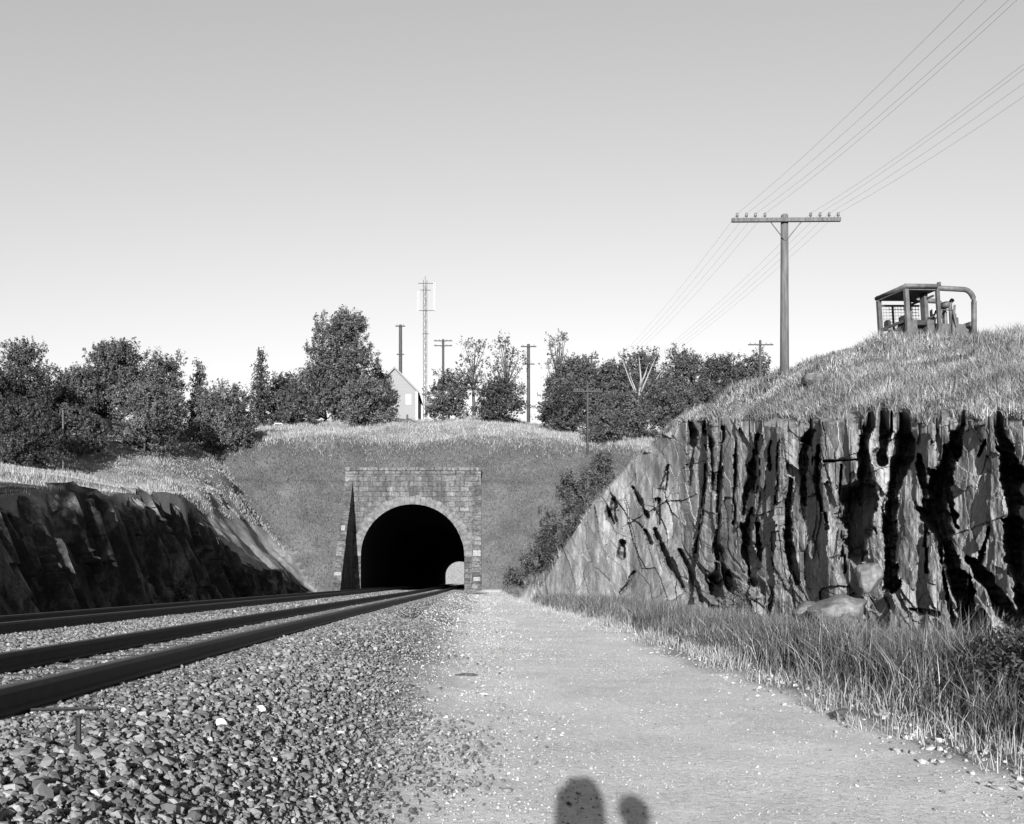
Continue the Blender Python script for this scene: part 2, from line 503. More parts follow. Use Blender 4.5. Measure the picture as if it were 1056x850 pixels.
ytop = np.interp(PX, RT_PX, RT_Y) + (15 * cellv(PX / 23 + .6 * vn(PX / 31, PX * 0, 3), PX * 0, 61) + 8 * cellv(PX / 8.3, PX * 0, 64)) * (PX > 700) + 2.5 * fbm(PX / 9, PX * 0, 62, 3)
ybot = np.interp(PX, [540, 600, 700, 800, 900, 1000, 1056, 1200], [640, 645, 655, 672, 695, 722, 742, 790])
PY = ytop + (ybot - ytop) * TT
dc, zc = r_edge(PX)
# wall leans back upwards, toe comes forward
hgt = (PY - ytop) / 1000 * dc
sc_d = dc / 18.0
DP = dc + .35 - .17 * hgt
wob_x = PX + 9 * fbm(PX / 60, PY / 60, 71, 3) + 1.0 * fbm(PX / 9, PY / 12, 73, 2); wob_y = PY + 10 * fbm(PX / 60, PY / 60, 72, 3) + 2.0 * fbm(PX / 9, PY / 9, 74, 3)
right_part = smooth((PX - 690) / 50)
low = smooth((TT - .55) / .3)                       # lower half: slabs lean and break up
sx = wob_x - (.06 + .42 * low * (PX < 790) + .25 * low) * (wob_y - 520)
s1 = facets(sx / 30, wob_y / 120, 81, 1.0)
s2 = facets(sx / 12, wob_y / 46, 85, 1.0)
s3 = facets((sx + .5 * wob_y) / 15, (wob_y + .2 * wob_x) / 19, 87, 1.0)
l1 = facets((wob_x + .8 * wob_y) / 40, (wob_y - .7 * wob_x) / 80, 91, .9)
l2 = facets((wob_x - .35 * wob_y) / 13, (wob_y) / 42, 95, 1.0)
BND = [[(729,435),(727,505),(717,590),(712,660)], [(745,435),(742,500),(740,560),(752,640)], [(760,440),(759,490),(758,560),(762,640)], [(786,440),(779,490),(772,550),(775,640)],
       [(803,440),(800,520),(797,640)], [(836,440),(828,480),(814,530),(816,580),(824,660)], [(846,440),(845,500),(852,545),(856,660)], [(900,430),(893,480),(888,520),(890,570),(888,660)],
       [(932,435),(934,465),(921,505),(918,600),(916,680)], [(949,440),(953,500),(955,590),(960,690)], [(993,430),(976,480),(968,525),(979,565),(996,622),(1010,680)], [(1031,430),(1043,480),(1047,540),(1055,600),(1058,720)], [(1085,430),(1090,720)]]
jo_ = 40 * vn(PX / 23, PY * 0, 124)
jag = 2.6 * cellv(PX / 33, (PY + jo_) / 17, 125) + 1.6 * cellv(PX / 19, (PY + jo_) / 6, 126)
lo = np.full(PX.shape, 700.0); hi = np.full(PX.shape, 1140.0); ident = np.zeros(PX.shape)
for bl in BND:
    bxk = np.interp(PY, [p[1] for p in bl], [p[0] for p in bl]) + jag + 2.0 * fbm(PX * 0 + len(bl), PY / 14, 201 + bl[0][0], 3)
    lo = np.where(PX >= bxk, np.maximum(lo, bxk), lo); hi = np.where(PX < bxk, np.minimum(hi, bxk), hi); ident += PX >= bxk
pc = (lo + hi) / 2; fr_ = (PX - lo) / np.maximum(hi - lo, 1) - .5
dcc, _ = r_edge(pc)
rnd = _hash(ident, ident * 0, 127) - .5; rnd2 = _hash(ident, ident * 0, 128) - .5
slab = .22 * (dcc - dc) + .42 * rnd + (.6 * rnd2) * fr_ + .12 * (_hash(ident, np.floor((PY + 160 * rnd + .35 * (PX - pc)) / (60 + 50 * rnd2)), 129) - .5)
DP += np.where(PX > 700, slab, 0) * smooth((PX - 700) / 8) * sc_d
DP += sc_d * right_part * (.26 * s1 + .15 * s2 + .2 * s3 * low) + (1 - right_part) * (.28 * l1 + .34 * l2)
# broken blocks spill out along the foot
base = smooth((TT - .72) / .2)
DP -= base * sc_d * (.5 + .9 * (facets(wob_x / 34, wob_y / 22, 131, .9) + .3)) * (PX > 640)
DP += .085 * fbm(PX / 10, PY / 26, 101, 3) * sc_d + .022 * fbm(PX / 3, PY / 9, 105, 2) * sc_d
DP += .25 * fbm(PX / 40, PY / 90, 111, 2)
groove = np.zeros_like(DP)
jx = PX + jag * .8 + 1.1 * fbm(PX / 6, PY / 9, 121, 3)
wv = 1 + .8 * cellv(PX / 27, (PY + 2 * jo_) / 23, 133) + .5 * fbm(PX / 30, PY / 9, 135, 3)
for line in CR:
    for (x0, y0, w0), (x1, y1, w1) in zip(line, line[1:]):
        L2 = (x1 - x0) ** 2 + (y1 - y0) ** 2
        t = np.clip(((jx - x0) * (x1 - x0) + (PY - y0) * (y1 - y0)) / L2, 0, 1)
        ddx = jx - (x0 + t * (x1 - x0)); dist = np.hypot(ddx, PY - (y0 + t * (y1 - y0)))
        w = (w0 + (w1 - w0) * t) * np.clip(wv, .45, 1.6)
        depth = np.minimum(2.0, .4 + 2 * w * dc / 1000 * 3.8)
        f = np.where(ddx > 0, smooth((w + .5 - dist) / .9), np.clip((w * 1.35 + .5 - dist) / (w * .75 + .8), 0, 1) ** 1.3)
        groove = np.maximum(groove, f * depth)
DP += groove
UX = (PX - VX) / F_PX
Xr, Zr = UX * DP, (HY - PY) / F_PX * DP
rows = [np.stack([Xr, DP, Zr], -1)]
cap = []
rim = np.minimum(DP[:, :1], dc[:, :1] + .75); de = None
for k, ex in enumerate((.9, 2.0, 3.0)):
    de = np.maximum(dc[:, :1] + ex, rim + .12) if de is None else np.maximum(dc[:, :1] + ex, de + .35)
    xe = UX[:, :1] * de
    ze = np.maximum(right_hill(xe, de), -5) - (.0 if k < 2 else .25)
    cap.append(np.stack([xe, de, ze], -1))
G3 = np.concatenate(cap[::-1] + rows, 1)
struct(mesh_np('rock_face', G3.reshape(-1, 3), [grid_faces(G3.shape[0], G3.shape[1])], M['rock']))

# ------------------------------------------------------------------ left rock cut (in its own shade)
ds = np.arange(7, 68, .085); nr = 90
SD, ST = np.meshgrid(ds, np.linspace(0, 1, nr), indexing='ij')
dtop = SD - .55 * (left_top(SD - 1.2) - zb(SD) + .45)
top = left_top(dtop) + .5 * fbm(SD * .9, SD * 0, 131, 4) + .75 * (_hash(np.floor(SD / .9), np.floor(SD) * 0, 132) - .5) * smooth((SD - 24) / 4)
bot = zb(SD) - .45
hh = (top - bot) * ST
Zl = bot + hh
SB = SD                                              # base coordinate of each leaning stratum
SD = SB - .55 * hh
q = SB + .4 * fbm(SB * .5, Zl * .3, 141, 2) + .12 * fbm(SB * 1.6, Zl * .4, 143, 2)
a1 = facets(q / 2.3, hh / 5, 151, 1.1); a2 = facets(q / .8, hh / 5, 155, 1.0)
per = 1.25
saw = ((q / per) % 1.0); sawA = .75 * np.clip(_hash(np.floor(q / per), np.floor(q / per) * 0, 157) * 1.5 - .35, .03, 1) * (.4 + 1.2 * _hash(np.floor(q / per), np.floor((hh + 9 * _hash(np.floor(q / per), q * 0, 158)) / 2.4), 159))
saw2 = ((q / .85 + .3 * vn(Zl, q, 3)) % 1.0)
Xl = -10.95 - .27 * hh + .6 * a1 + .25 * facets(q / .55, hh / 3.5, 153, 1.0) + .2 * a2 + .2 * fbm(q * 1.3, Zl * .25, 161, 3) - sawA * saw * (1 - smooth((saw - .93) / .07))
Xl += .08 * fbm(q * 3, Zl * .4, 163, 2); Xl -= .22 * saw2 * (1 - smooth((saw2 - .9) / .1)); Xl -= .3 * smooth((ST - .93) / .07)
Xl = np.minimum(Xl, -10.35)
GL = np.stack([Xl, SD, Zl], -1)
capl = []
for e, dz in ((-12.5, .0), (-13.1, .0), (-13.8, -.3)):
    dd_ = SD[:, -1]; xe = np.full_like(ds, e); zz = left_bank(xe, dd_); zz = np.where(zz < -50, -1.2, zz) + dz
    capl.append(np.stack([xe, dd_, np.maximum(zz + (.02 if dz == 0 else 0), -1.3)], -1)[:, None])
GL = np.concatenate([GL] + capl, 1)
struct(mesh_np('rock_face', GL.reshape(-1, 3), [grid_faces(GL.shape[0], GL.shape[1])[:, ::-1]], M['rock_dark_shade']))

# ------------------------------------------------------------------ tunnel portal
PD = 76.0
cxp, rad, spr = -5.055, 4.065, 2.09
ZB, ZT = -.75, 9.0
portal = thing('tunnel_portal', 'stone railway tunnel portal with a round arch set into the grassy hillside', 'tunnel portal', (cxp, PD, ZB))


def loc(v): return (v[0] - cxp, v[1] - PD, v[2] - ZB)


def arch_pts(r, n=40):
    pts = [(cxp - r, ZB)] + [(cxp - r * math.cos(a), spr + r * math.sin(a)) for a in np.linspace(0, math.pi, n)] + [(cxp + r, ZB)]
    return pts


bm = B()
XL, XR = -10.33, .30
inn = arch_pts(rad)
out = []
for (x, z) in inn:                                   # project each arch point outward onto the wall's rectangle
    if z <= spr + 1e-6: out.append((XL if x < cxp else XR, z)); continue
    dx, dz = x - cxp, z - spr
    k = min(((XR if dx > 0 else XL) - cxp) / dx if abs(dx) > 1e-6 else 1e9, (8.5 - spr) / dz)
    out.append((cxp + dx * k, spr + dz * k))
# add exact corners
pairs = []
for i in range(len(inn)):
    pairs.append((inn[i], out[i]))
for y in (PD, PD + .9):
    vi = [bm.verts.new(loc((p[0], y, p[1]))) for p, _ in pairs]; vo = [bm.verts.new(loc((p[0], y, p[1]))) for _, p in pairs]
    for i in range(len(pairs) - 1):
        o0, o1 = out[i], out[i + 1]
        if abs(o0[0] - o1[0]) > .01 and abs(o0[1] - o1[1]) > .01:
            cxx = o0[0] if abs(o0[0] - XL) < .02 or abs(o0[0] - XR) < .02 else o1[0]
            c = bm.verts.new(loc((cxx, y, 8.5))); bm.faces.new((vi[i], vo[i], c, vo[i + 1], vi[i + 1]))
        else:
            bm.faces.new((vi[i], vo[i], vo[i + 1], vi[i + 1]))
bmesh.ops.recalc_face_normals(bm, faces=bm.faces)
obj('wall', bm, M['masonry'], portal)
# arch ring of wedge stones, 60 mm proud
bm = B(); nv = 33
for k in range(nv):
    a0 = math.pi * (k + .03) / nv; a1_ = math.pi * (k + .97) / nv
    r0, r1 = rad - .01, rad + .62 + (.1 if k % 2 else 0)
    prism(bm, [(cxp - r * math.cos(a) - cxp, spr + r * math.sin(a) - ZB) for r, a in ((r0, a0), (r1, a0), (r1, a1_), (r0, a1_))], 'y', -.06 - .02 * random.random(), .85)
obj('arch_ring', bm, M['voussoir'], portal)
# jamb quoins under the springing
for s in (-1, 1):
    bm = B(); z = ZB
    k = 0
    while z < spr - .3:
        w = .55 if k % 2 else .75
        if s < 0: w *= .45
        x0 = rad - .005
        xa, xb = (x0, x0 + w) if s > 0 else (-x0 - w, -x0)
        bx(bm, xa, xb, -.05 - .02 * random.random(), .85, z - ZB + .01, min(z + .45, spr) - ZB - .01, .015)
        z += .46; k += 1
    obj('jamb', bm, M['masonry'], portal)
# parapet: two courses of blocks
bm = B()
for row, (z0, z1) in enumerate(((8.5, 8.78), (8.78, 9.02))):
    x = XL - .02
    while x < XR:
        w = .8 + .5 * random.random(); x1 = min(x + w, XR + .03)
        bx(bm, x + .012 - cxp, x1 - .012 - cxp, -.08 - .05 * random.random() - .03 * row, .95, z0 - ZB + .008, z1 - ZB - .006 + .05 * random.random() * row, .02)
        x = x1
obj('coping', bm, M['masonry'], portal)
# wing walls that slope down towards the camera
for (x0, x1) in ((-10.35, -9.73), (-.37, .32)):
    bm = B(); st = 20
    for k in range(st):                              # stepped blocks under the raking top
        y0, y1 = -7.0 + 7.0 * k / st, -7.0 + 7.0 * (k + 1) / st
        h0 = .25 + (7.7 - ZB) * k / st; h1 = .25 + (7.7 - ZB) * (k + 1) / st
        j = .03 * random.random()
        prism(bm, [(y0, -.3), (y1, -.3), (y1 - .006, h1), (y0 + .004, h0 + .06)], 'x', x0 - cxp + j, x1 - cxp - j)
    w = obj('wing_wall', bm, M['masonry'], portal)
    for (f, hz, wd) in (((.30, .12, .56), (.075, .07, .5)) if x0 > -5 else ((.12, .06, .5), (.53, .10, .3))):
        yy = -7 + 7 * f; zz = .25 + (7.7 - ZB) * f + .09
        bm = B(); L = hz * 2.2
        a = math.atan2(7.7 - ZB, 7.0)
        prism(bm, [(yy - L * math.cos(a), zz - L * math.sin(a) + .02), (yy + L * math.cos(a), zz + L * math.sin(a) + .02), (yy + L * math.cos(a), zz + L * math.sin(a) + .06), (yy - L * math.cos(a), zz - L * math.sin(a) + .06)], 'x', (x0 + x1) / 2 - wd / 2 - cxp, (x0 + x1) / 2 + wd / 2 - cxp)
        obj('painted_marker', bm, M['whitewash'], w)
# lining and floor of the bore
ys = np.concatenate([[.02], np.linspace(6, TUN_END - PD, 30)])
ap = np.array(arch_pts(rad - .02, 24))
ap[[0, -1], 1] = -1.75
LV = np.array([[(x - cxp, y, z - ZB) for (x, z) in ap] for y in ys]).reshape(-1, 3)
obj_l = mesh_np('tunnel_lining', LV, [grid_faces(len(ys), len(ap))], M['soot'], portal)
bm = B(); bx(bm, -rad, rad, .95, TUN_END - PD, zb(80) - .12 - ZB - .3, zb(80) - .12 - ZB)
obj('tunnel_floor', bm, M['soot'], portal)

# ------------------------------------------------------------------ railway tracks
prof_head = [(-.036, .135), (.036, .135), (.036, .175), (.028, .182), (-.028, .182), (-.036, .175)]
prof_body = [(-.07, 0), (.07, 0), (.07, .014), (.012, .036), (.012, .134), (-.012, .134), (-.012, .036), (-.07, .014)]
rd = np.concatenate([np.arange(-25, 90, 1.5), np.arange(92, TUN_END + 60, 8)])


def sweep(name, prof, x0, mat, parent):
    pr = np.array(prof); n = len(pr)
    xs = x0 + shift(rd); z = zb(rd)
    V_ = np.stack([xs[:, None] + pr[:, 0][None], np.repeat(rd[:, None], n, 1), z[:, None] + pr[:, 1][None]], -1)
    i = np.arange(len(rd) * n).reshape(len(rd), n); j = np.roll(i, -1, 1)
    return mesh_np(name, V_.reshape(-1, 3), [np.stack([i[:-1].ravel(), j[:-1].ravel(), j[1:].ravel(), i[1:].ravel()], 1)], mat, parent)


tie_src = None
for lab, ra, rb in (('right hand railway track, nearer to the gravel path, running into the tunnel', 'r1', 'r2'),
                    ('left hand railway track beside the dark rock cut, running into the tunnel', 'r3', 'r4')):
    t = thing('railway_track', lab, 'railway track', (0, 0, 0), 0, 'tracks through the tunnel')
    for r in (ra, rb):
        o = sweep('rail', prof_body, TX[r], M['rail'], t); sweep('rail_head', prof_head, TX[r], M['railhead'], o)
    mx = (TX[ra] + TX[rb]) / 2
    dlist = np.arange(3.5 if ra == 'r1' else 12, 3.5 + 76, .56)
    rest = B()
    for k, d_ in enumerate(dlist):
        x = mx + float(shift(d_)); z = float(zb(d_))
        if k < 100:
            if tie_src is None:
                bm = B(); bx(bm, -1.28, 1.28, -.11, .11, -.2, 0, .012); tie_src = obj('tie', bm, M['tie'], t); c = tie_src
            else:
                c = tie_src.copy(); COL.objects.link(c); c.parent = t
            c.location = (x + random.uniform(-.04, .04), d_ + random.uniform(-.03, .03), z - .004); c.rotation_euler = (0, 0, random.uniform(-.012, .012))
        else:
            bx(rest, x - 1.28, x + 1.28, d_ - .11, d_ + .11, z - .2, z - .004)
    if len(rest.verts):
        o = obj('tie', rest, M['tie'], t); o['kind'] = 'stuff'
    else: rest.free()


# ------------------------------------------------------------------ ballast stones and path pebbles
def sphere_dirs(n):
    v = RNG.normal(0, 1, (n, 3)); return v / np.linalg.norm(v, axis=1, keepdims=True)


def stones(name, X, d, z, r, mat):
    bm = B(); bmesh.ops.create_icosphere(bm, subdivisions=1, radius=1)
    bv = np.array([v.co[:] for v in bm.verts]); bf = np.array([[v.index for v in f.verts] for f in bm.faces]); bm.free()
    n = len(X)
    S = RNG.uniform(.55, 1.25, (n, 1, 3)) * r[:, None, None]; S[:, :, 2] *= .75
    W = np.repeat(bv[None], n, 0)
    for _ in range(6):                               # split faces
        nn = sphere_dirs(n); k = RNG.uniform(.35, .8, (n, 1))
        e = np.clip((W * nn[:, None]).sum(-1) - k, 0, None); W = W - e[..., None] * nn[:, None]
    W = W * S * 1.15
    # random rotation about z and a tilt
    a = RNG.uniform(0, 2 * np.pi, n); b = RNG.uniform(-.9, .9, n)
    ca, sa, cb_, sb = np.cos(a)[:, None], np.sin(a)[:, None], np.cos(b)[:, None], np.sin(b)[:, None]
    x, y, zz = W[..., 0], W[..., 1], W[..., 2]
    y, zz = y * cb_ - zz * sb, y * sb + zz * cb_
    x, y = x * ca - y * sa, x * sa + y * ca
    V_ = np.stack([x + X[:, None], y + d[:, None], zz + z[:, None]], -1).reshape(-1, 3)
    F_ = (bf[None] + (np.arange(n) * len(bv))[:, None, None]).reshape(-1, 3)
    return mesh_np(name, V_, [F_], mat)


def scatter(n, d0, d1, xfun, power=1.0):
    d = d0 + (d1 - d0) * RNG.random(n) ** power
    lo, hi = xfun(d)
    return lo + (hi - lo) * RNG.random(n), d


def left_lim(d): return np.maximum(-.56 * d - .6, -10.9)


X1, d1 = scatter(90000, 3.2, 24, lambda d: (left_lim(d), .7 + 0 * d), 1.15)
X2, d2 = scatter(42000, 20, 74, lambda d: (left_lim(d) + shift(d), -.2 + shift(d)), 1.3)
X3, d3 = scatter(7000, 3.2, 13, lambda d: (-2.2 + 0 * d, .2 + 0 * d), 1.0)
X_ = np.concatenate([X1, X2, X3]); d_ = np.concatenate([d1, d2, d3])
Xq = X_ - shift(d_)
keep = RNG.random(len(X_)) > smooth((Xq + 2.1 + 1.2 * fbm(Xq * .6, d_ * .35, 177, 3)) / 1.9) * .985
onr = np.zeros(len(X_), bool)
for r in TX.values(): onr |= np.abs(Xq - r) < .1
keep &= ~onr
X_, d_, Xq = X_[keep], d_[keep], Xq[keep]
r_ = (.010 + .023 * RNG.random(len(X_)) ** 1.4) * (1 + .8 * (RNG.random(len(X_)) ** 9)) * (1 - .35 * smooth((Xq + 1.6) / 1.2))
intrack = ((Xq < -2.4) & (Xq > -5.3)) | ((Xq < -7.0) & (Xq > -9.9))
r_ = np.where(intrack, r_ * .7, r_) * np.interp(d_, [20, 70], [1, 1.25])
z_ = terrain(X_, d_) + r_ * .35 + .02 * RNG.random(len(X_))
oute = ((Xq > -2.98) & (Xq < -2.3)) | ((Xq > -7.6) & (Xq < -7.0)) | ((Xq > -9.95) & (Xq < -9.35)) | ((Xq > -5.4) & (Xq < -4.75))
z_ = np.where(intrack, zb(d_) - .012 + .25 * r_ - .02 * RNG.random(len(X_)), z_)
z_ = np.where(oute, zb(d_) - .01 + .3 * r_, z_)
ne = 5000
de_ = 5 + 50 * RNG.random(ne) ** 1.6
xe_ = np.interp(de_, [5, 10, 20, 30, 40, 55, 68], [3.8, 3.85, 3.75, 3.3, 2.35, 1.5, 1.0]) + RNG.normal(0, .35, ne) + .25
re_ = .006 + .035 * RNG.random(ne) ** 5
nf = 2500
df_ = 13 + 30 * RNG.random(nf); xf_ = r_xc(VX + F_PX * 7.4 / df_) - .1 - 1.6 * RNG.random(nf) ** 1.5
rf_ = .03 + .12 * RNG.random(nf) ** 3
Xr2, dr2, rr2 = np.concatenate([xe_, xf_]), np.concatenate([de_, df_]), np.concatenate([re_, rf_])
stuff(stones('rubble', Xr2, dr2, terrain(Xr2, dr2) + rr2 * .3, rr2, M['pebbles']), 'broken stone rubble strewn along the path edge and rock foot', 'rubble')
stuff(stones('ballast', X_, d_, z_, r_, M['stones']), 'grey crushed stone ballast heaped beside and between the tracks', 'ballast')
Xp, dp = scatter(70000, 3.5, 60, lambda d: (-1.6 + 0 * d, 3.7 + 0 * d), 1.7)
rp = (.0025 + .007 * RNG.random(len(Xp)) ** 2) * (1 + 1.8 * RNG.random(len(Xp)) ** 14) * np.interp(dp, [5, 20, 60], [.8, 1.2, 2.2]) * np.interp(Xp, [-1, .8, 1.5], [1.7, 1.3, .9])
dens = RNG.random(len(Xp)) < (.35 + .65 * (fbm(Xp * .8, dp * .4, 171, 3) > 0) + (Xp < .6))
Xp, dp, rp = Xp[dens], dp[dens], rp[dens]
stuff(stones('gravel', Xp, dp, terrain(Xp, dp) + rp * .3, rp, M['pebbles']), 'loose small pebbles lying on the pale gravel path', 'gravel')


# ------------------------------------------------------------------ grass
def blades(name, X, d, z, h, w, lean, mat, droop=.5):
    n = len(X)
    a = RNG.uniform(0, 2 * np.pi, n); la = RNG.uniform(0, 2 * np.pi, n); l = RNG.random(n) * lean * h
    wx, wy = np.cos(a) * w, np.sin(a) * w; lx, ly = np.cos(la) * l, np.sin(la) * l
    Vv = np.empty((n, 5, 3))
    for k, (t, s) in enumerate(((0, -1), (0, 1), (.55, -.75), (.55, .75), (1, 0))):
        off = t ** 1.8
        Vv[:, k, 0] = X + wx * s + lx * off; Vv[:, k, 1] = d + wy * s + ly * off
        Vv[:, k, 2] = z + h * t * (1 - droop * .35 * t * (l / (h + 1e-6))) - (.03 if t == 0 else 0)
    base = np.arange(n)[:, None] * 5
    return stuff(mesh_np(name, Vv.reshape(-1, 3), [base + np.array([[0, 1, 3, 2]]), base + np.array([[2, 3, 4]])], mat))


# verge of tall weeds between path and rock
n = 120000
dv = 5.0 + 60 * RNG.random(n) ** 1.9
edge = np.interp(dv, [5, 10, 20, 30, 40, 55, 68], [3.8, 3.85, 3.75, 3.3, 2.35, 1.5, 1.0]) + .6 * fbm(dv * .9, dv * 0, 181, 4)
xo = np.minimum(r_xc(900.0) + .2, np.interp(dv, [5, 30, 45, 60, 70], [8.0, 7.4, 6.2, 4.6, 3.6]))
fr = RNG.random(n) ** .85
xv = edge + (xo - edge) * fr
patch = fbm(xv * .9, dv * .7, 191, 3)
hv = (.28 + .75 * smooth((xv - edge) / 1.2) * (.65 + .8 * np.clip(patch + .2, 0, 1))) * RNG.uniform(.5, 1.15, n)
hv *= np.interp(dv, [5, 10, 25, 45, 65], [.95, .85, .7, .6, .45]) * (1 - .62 * smooth((fr - .45) / .5))
kp = RNG.random(n) < .22 + 1.6 * np.clip(patch + .15, 0, 1)
xv, dv, hv = xv[kp], dv[kp], hv[kp]
tl = (xv - np.interp(dv, [5, 10, 20, 30, 40, 55, 68], [3.8, 3.85, 3.75, 3.3, 2.35, 1.5, 1.0])) < .55
zv = terrain(xv, dv)
o = blades('weed_grass', xv[~tl], dv[~tl], zv[~tl], hv[~tl], RNG.uniform(.0018, .0042, (~tl).sum()) * (1 + dv[~tl] / 18), .95, M['grass_tall'])
stuff(o, 'tall tangled grey weeds growing between the path and the rock', 'weeds')
o = blades('verge_grass', xv[tl], dv[tl], zv[tl], hv[tl] * .8, RNG.uniform(.0016, .0034, tl.sum()) * (1 + dv[tl] / 20), 1.1, M['grass_dry'])
stuff(o, 'short pale dry grass fringing the gravel path', 'grass')

# right hill
n = 170000
pxh = 600 + 560 * RNG.random(n)
dch, _ = r_edge(pxh)
dh = dch + .2 + 1.5 * np.clip(fbm(pxh / 22, pxh * 0, 205, 3) + .12, 0, 1) + (np.maximum(44 - dch, 9)) * RNG.random(n) ** 1.25
xh = (pxh - VX) / F_PX * dh
zh = right_hill(xh, dh)
kp = (zh > -50) & (dh > np.interp(pxh, pxs, rim[:, 0]) + .08)
xh, dh, zh = xh[kp], dh[kp], zh[kp]
ph = fbm(xh * .55, dh * .55, 201, 4)
crest = smooth((pxh[kp] - 890) / 20) * smooth((dh - 25.5) / 2.5) * (dh < 30.2)
hh_ = (1 + .9 * crest) * (.08 + .26 * np.clip(ph + .3, 0, 1)) * RNG.uniform(.5, 1.35, len(xh))
o = blades('hill_grass', xh, dh, zh - .02, hh_, RNG.uniform(.005, .010, len(xh)) * (dh / 24), 1.15, M['grass_hill'])
stuff(o, 'dry tufted grass covering the right hill above the rock cut', 'grass')

n = 26000
pxw = 690 + 470 * RNG.random(n); dcw, _ = r_edge(pxw); dw = dcw + .3 + np.maximum(31 - dcw, 8) * RNG.random(n)
xw = (pxw - VX) / F_PX * dw; zw = right_hill(xw, dw); pw = fbm(xw * .8, dw * .8, 221, 3)
kp = (zw > -50) & (pw > .12) & (dw > np.interp(pxw, pxs, rim[:, 0]) + .08)
xw, dw, zw, pw = xw[kp], dw[kp], zw[kp], pw[kp]
o = blades('hill_weeds', xw, dw, zw - .02, (.12 + .7 * (pw - .1)) * RNG.uniform(.5, 1.3, len(xw)), RNG.uniform(.006, .013, len(xw)) * (dw / 24), .8, M['grass_tall'])
stuff(o, 'darker clumps of weeds among the dry grass of the right hill', 'weeds')

# left mound and crest above the portal
n = 210000
dl = 16 + 92 * RNG.random(n) ** .8
xl = -12.2 - 30 * RNG.random(n) ** 1.2
xl -= .7 * np.clip(fbm(dl * .8, dl * 0, 212, 3) + .3, 0, 1) * (dl < 46)
zl = left_bank(xl, dl); s_ = slope_s(xl, dl)
kp = (zl > s_ - .3) & (~((dl > 44) & (dl < 71) & (zl < 4.4 + fbm(xl * .6, dl * .4, 7, 3))))
xl, dl, zl = xl[kp], dl[kp], np.maximum(zl, s_)[kp]
pl = fbm(xl * .35, dl * .3, 211, 4)
o = blades('bank_grass', xl, dl, zl - .02, (.1 + .3 * np.clip(pl + .3, 0, 1)) * RNG.uniform(.5, 1.3, len(xl)), RNG.uniform(.0045, .009, len(xl)) * (dl / 28), 1.1, M['grass_dry'])
stuff(o, 'pale dry grass on the bank above the left rock cut', 'grass')
n = 120000
dt = 77.5 + 30 * RNG.random(n) ** 1.2; xt = -34 + 60 * RNG.random(n)
jit = 1.6 * fbm(xt * .3, dt * .3, 77, 3)
kp = dt > 81.2 + jit - 2.6 * RNG.random(n) ** 2
xt, dt = xt[kp], dt[kp]
o = blades('crest_grass', xt, dt, terrain(xt, dt, 0) - .03, RNG.uniform(.12, .5, len(xt)), RNG.uniform(.01, .025, len(xt)), 1.2, M['grass_dry'])
stuff(o, 'light dry grass along the crest over the tunnel', 'grass')
# ground cover on the slope round the portal
n = 90000
di = 69.2 + 13 * RNG.random(n); xi = -26 + 42 * RNG.random(n)
zi = slope_s(xi, di)
kp = (~inside_portal(xi, di)) & ~((xi > -10.5) & (xi < .45) & (di < 77.2)) & (zi >= np.maximum(left_bank(xi, di), right_hill(xi, di)) - .1) & (di < 81.5 + .8 * fbm(xi * .3, di * .3, 77, 3))
xi, di, zi = xi[kp], di[kp], zi[kp]
o = blades('slope_cover', xi, di, zi - .02, RNG.uniform(.06, .22, len(xi)), RNG.uniform(.02, .045, len(xi)), 1.2, M['ivy'])
stuff(o, 'low grey ground cover on the steep slope around the portal', 'ground cover')


# ------------------------------------------------------------------ trees and shrubs
def leaves_mesh(name, C, nrm, size, mat, parent):
    n = len(C)
    nn = nrm + RNG.normal(0, .6, (n, 3)); nn /= np.linalg.norm(nn, axis=1, keepdims=True) + 1e-9
    t = np.cross(nn, RNG.normal(0, 1, (n, 3))); t /= np.linalg.norm(t, axis=1, keepdims=True) + 1e-9
    b = np.cross(nn, t); s = size[:, None]
    V_ = np.stack([C - t * s, C + b * s * .55 + nn * s * .15, C + t * s, C - b * s * .55 + nn * s * .15], 1).reshape(-1, 3)
    q = np.arange(n * 4).reshape(n, 4)
    return mesh_np(name, V_, [q], mat, parent)


